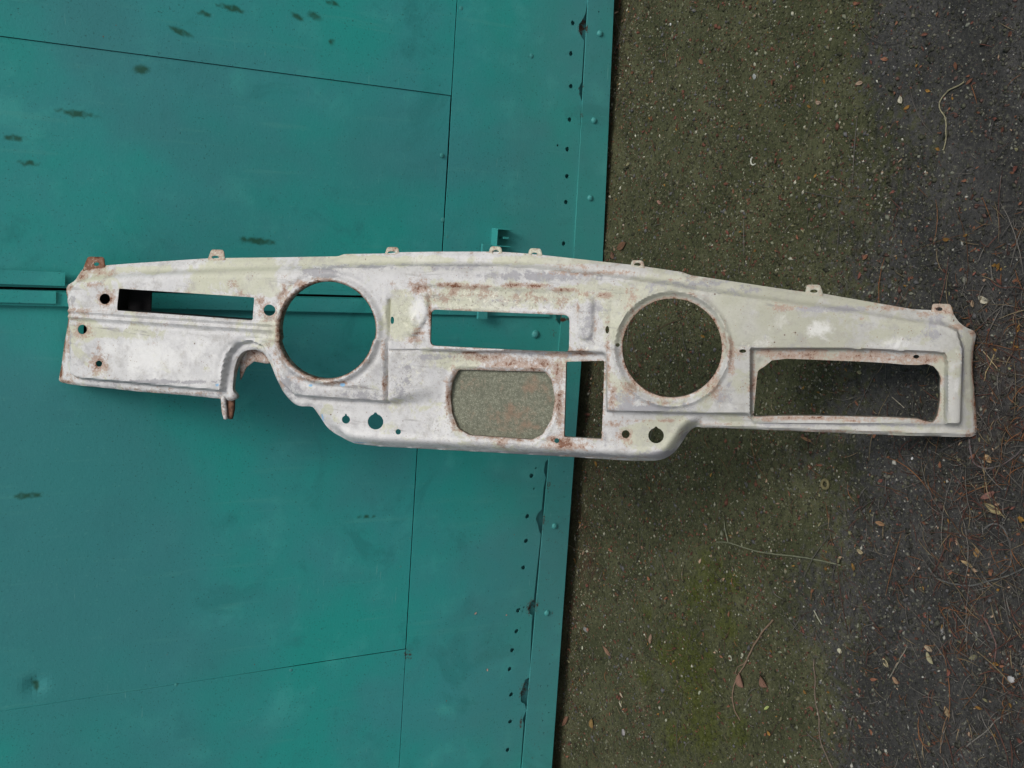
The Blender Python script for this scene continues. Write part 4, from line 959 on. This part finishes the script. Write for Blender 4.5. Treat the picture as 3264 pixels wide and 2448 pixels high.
leaf(1982, 2245, .018, .006, 1.1, (.48, .44, .33), 'slim white leaf directly below the cream oval leaf', stem=False)
leaf(2050, 1745, .013, .008, 1.2, (.28, .17, .12), 'small tan leaf between the dashboard and the moss', stem=False)
leaf(2575, 1400, .040, .007, 1.5, (.27, .15, .08), 'narrow orange brown leaf sticking out below the dashboard')
STR = (.26, .24, .15); GRY = (.15, .15, .14)
twig([(3078, 262), (3060, 275), (3022, 290), (2998, 320), (2998, 345), (3012, 370), (3020, 400), (3019, 440), (3010, 480)], .0014, .0010, STR, 'curved straw lying in an S on the upper right ground', 'straw', name='straw')
twig([(2288, 1727), (2330, 1727), (2390, 1750), (2460, 1765), (2560, 1775), (2640, 1790), (2680, 1802)], .0011, .0016, (.17, .18, .12), 'long thin twig running right from the moss to the dark ground', side=[[(2330, 1727), (2320, 1690), (2316, 1660)]])
twig([(2470, 1975), (2440, 2010), (2410, 2050), (2385, 2110), (2360, 2150), (2345, 2190), (2340, 2230), (2348, 2265), (2365, 2295)], .0022, .0012, (.20, .14, .095), 'forked brown twig with crumpled leaves on the lower ground', side=[[(2410, 2050), (2395, 2090), (2372, 2120)], [(2385, 2110), (2350, 2130), (2358, 2170)]])
twig([(2602, 2100), (2604, 2180), (2600, 2220), (2620, 2290), (2620, 2350), (2635, 2400), (2660, 2450)], .0012, .0012, (.17, .13, .10), 'thin upright stem right of the forked twig at the bottom', 'stem', name='stalk')
twig([(2890, 2060), (2860, 2120), (2838, 2160)], .0012, .0010, (.20, .19, .15), 'thin slanting stalk on the dark lower ground', 'stalk', name='stalk')
twig([(2600, 1945), (2612, 1965), (2628, 1990)], .0014, .0008, (.34, .34, .26), 'short pale grass stalk on the olive ground', 'stalk', name='stalk')
twig([(1803, 1732), (1850, 1755), (1900, 1762)], .0010, .0007, (.22, .2, .12), 'fine straw poking out from under the gate', 'straw', name='straw')
twig([(3195, 560), (3190, 620), (3186, 672)], .0010, .0008, GRY, 'thin grey stick standing alone at the upper right edge', 'stick', name='stick')
twig([(3090, 1400), (3100, 1470), (3130, 1495), (3180, 1490), (3230, 1460), (3260, 1430)], .0018, .0012, (.12, .10, .10), 'arched dark stalk right of the dashboard foot', 'stalk', name='stalk')
twig([(3135, 1690), (3165, 1665), (3200, 1680), (3215, 1720), (3228, 1770), (3215, 1810), (3190, 1830)], .0018, .0012, (.11, .11, .105), 'hooked dark stalk at the far right', 'stalk', name='stalk')
twig([(2960, 1810), (2990, 1845), (3030, 1860), (3090, 1870), (3140, 1855), (3200, 1840), (3264, 1812)], .0018, .0012, (.11, .115, .11), 'long dark bent stalk crossing the litter', 'stalk', name='stalk')
twig([(3170, 1130), (3150, 1180), (3135, 1215)], .0012, .0008, (.30, .24, .13), 'straw beside the pointed end of the dashboard', 'straw', name='straw')
twig([(3135, 1120), (3160, 1150), (3180, 1175)], .0010, .0008, (.30, .24, .14), 'second straw crossing near the dashboard end', 'straw', name='straw')
twig([(2975, 1150), (2950, 1190)], .0006, .0005, STR, 'tiny straw seen through the glove box opening, upper one', 'straw', name='straw')
twig([(2725, 1330), (2750, 1270), (2790, 1190)], .0011, .0008, (.10, .10, .095), 'dark stalk seen through the glove box opening', 'stalk', name='stalk')
twig([(2845, 1265), (2885, 1300)], .0009, .0008, (.26, .24, .19), 'pale straw seen through the glove box opening', 'straw', name='straw')
twig([(3170, 2110), (3178, 2060), (3150, 1990), (3125, 1960)], .0014, .0012, (.15, .09, .08), 'reddish stalk on the lower right ground', 'stalk', name='stalk')
twig([(3080, 2380), (3110, 2355), (3150, 2330), (3175, 2290), (3225, 2270)], .0014, .0010, (.18, .17, .15), 'grey curved stalk in the lower right corner', 'stalk', name='stalk')
twig([(3000, 2400), (3005, 2330), (3020, 2280)], .0010, .0010, (.20, .13, .08), 'brown stalk left of the grey curved stalk', 'stalk', name='stalk')
PB = [(2025, 433, .0062, (.55, .55, .45), 'small white pebble on the olive ground near the upper gate edge'), (1988, 717, .0055, (.42, .33, .27), 'pinkish pebble just above the large curled leaf'), (2137, 77, .0045, (.62, .62, .62), 'bright white chip near the top of the ground'),
      (2408, 245, .0065, (.30, .31, .30), 'grey pebble in the rough patch at the upper middle'), (2405, 205, .0065, (.36, .36, .27), 'pale elongated pebble above the grey one in the rough patch'), (1872, 2005, .013, (.22, .22, .21), 'grey stone by the gate with a brown nut beside it'),
      (2335, 2097, .0080, (.42, .43, .32), 'whitish pebble left of the forked twig'), (2370, 2087, .0062, (.30, .30, .22), 'olive pebble next to the forked twig'), (2234, 2207, .0065, (.33, .35, .25), 'pale green pebble at the right edge of the moss'), (2506, 2425, .0055, (.45, .45, .34), 'white pebble at the very bottom'),
      (2128, 2295, .0065, (.40, .40, .30), 'pale pebble on the moss near the bottom'), (1790, 2018, .0055, (.45, .44, .34), 'white pebble touching the shade of the gate'), (1858, 2065, .0055, (.48, .48, .36), 'white pebble below the grey stone'), (2678, 2074, .0085, (.48, .46, .33), 'cream triangular stone on the lower ground'),
      (3220, 2165, .0120, (.38, .38, .38), 'light grey angular stone at the right edge'), (2905, 1461, .0040, (.60, .60, .60), 'white chip on the dark ground below the glove box'), (2055, 1470, .0045, (.4, .3, .2), 'tan grain directly below the dashboard corner'), (1874, 1455, .0052, (.33, .25, .19), 'brown pebble below the dashboard near the gate'),
      (1897, 1580, .0048, (.36, .30, .22), 'buff pebble a little below the brown one'), (2998, 2012, .0060, (.30, .30, .30), 'grey pebble on the bare lower right ground'), (2180, 825, .0040, (.30, .18, .14), 'reddish grain above the step of the dashboard edge'), (1992, 2333, .0105, (.30, .28, .28), 'pale lilac grey stone low on the olive ground')]
for p in PB: pebble(*p)
# brown nut beside the grey stone, round ring, white crescent
pebble(1880, 2006, .0075, (.24, .12, .08), 'brown nut resting against the grey stone by the gate', .9, 'nut', 'nut')
def ring(px, py, R_, r_, col, label, a0=0, a1=2 * math.pi, name='ring', cat='ring'):
    q = np.array(g_ground(px, py)); closed = abs(a1 - a0 - 2 * math.pi) < 1e-6
    aa = np.linspace(a0, a1, 26); pts = np.stack([R_ * np.cos(aa), R_ * np.sin(aa), np.zeros(26)], 1)
    o = tube_obj(name, pts, r_, r_, col); o.location = (q[0], q[1], float(ground_z(q)[0]) + r_ + .001); tag(o, label, cat)
ring(2636, 1543, .0085, .0032, (.16, .14, .07), 'small round rusty washer on the dark ground below the dashboard', name='washer', cat='washer')
ring(2403, 512, .0090, .0016, (.55, .56, .48), 'white crescent shaped snippet on the olive ground', .6, 3.9, 'crescent_snippet', 'scrap')
# scraps of leaf stuck to the teal sheet
for k, (x, y, lab) in enumerate(((1510, 1950, 'pink paint flake on the lower teal sheet, upper one'), (1608, 1956, 'tiny pink flake closer to the row of holes'), (1547, 2130, 'pink flake stuck lowest on the teal sheet'))):
    q = g_gate(x, y); V, f = leaf_shape(.009 if k != 1 else .005, .006, .2, .1, 5); V = np.stack([V[:, 0], -V[:, 2], V[:, 1]], 1)
    me = mesh('flake', V, f, cols=np.repeat([[.5, .36, .30]], len(V), 0)); o = link('flake', me, LITTER, None, True)
    o.location = (q[0], -.0105, q[1]); o.rotation_euler = (0, .8 + k, 0); tag(o, lab, 'flake', 'flakes stuck to the gate')
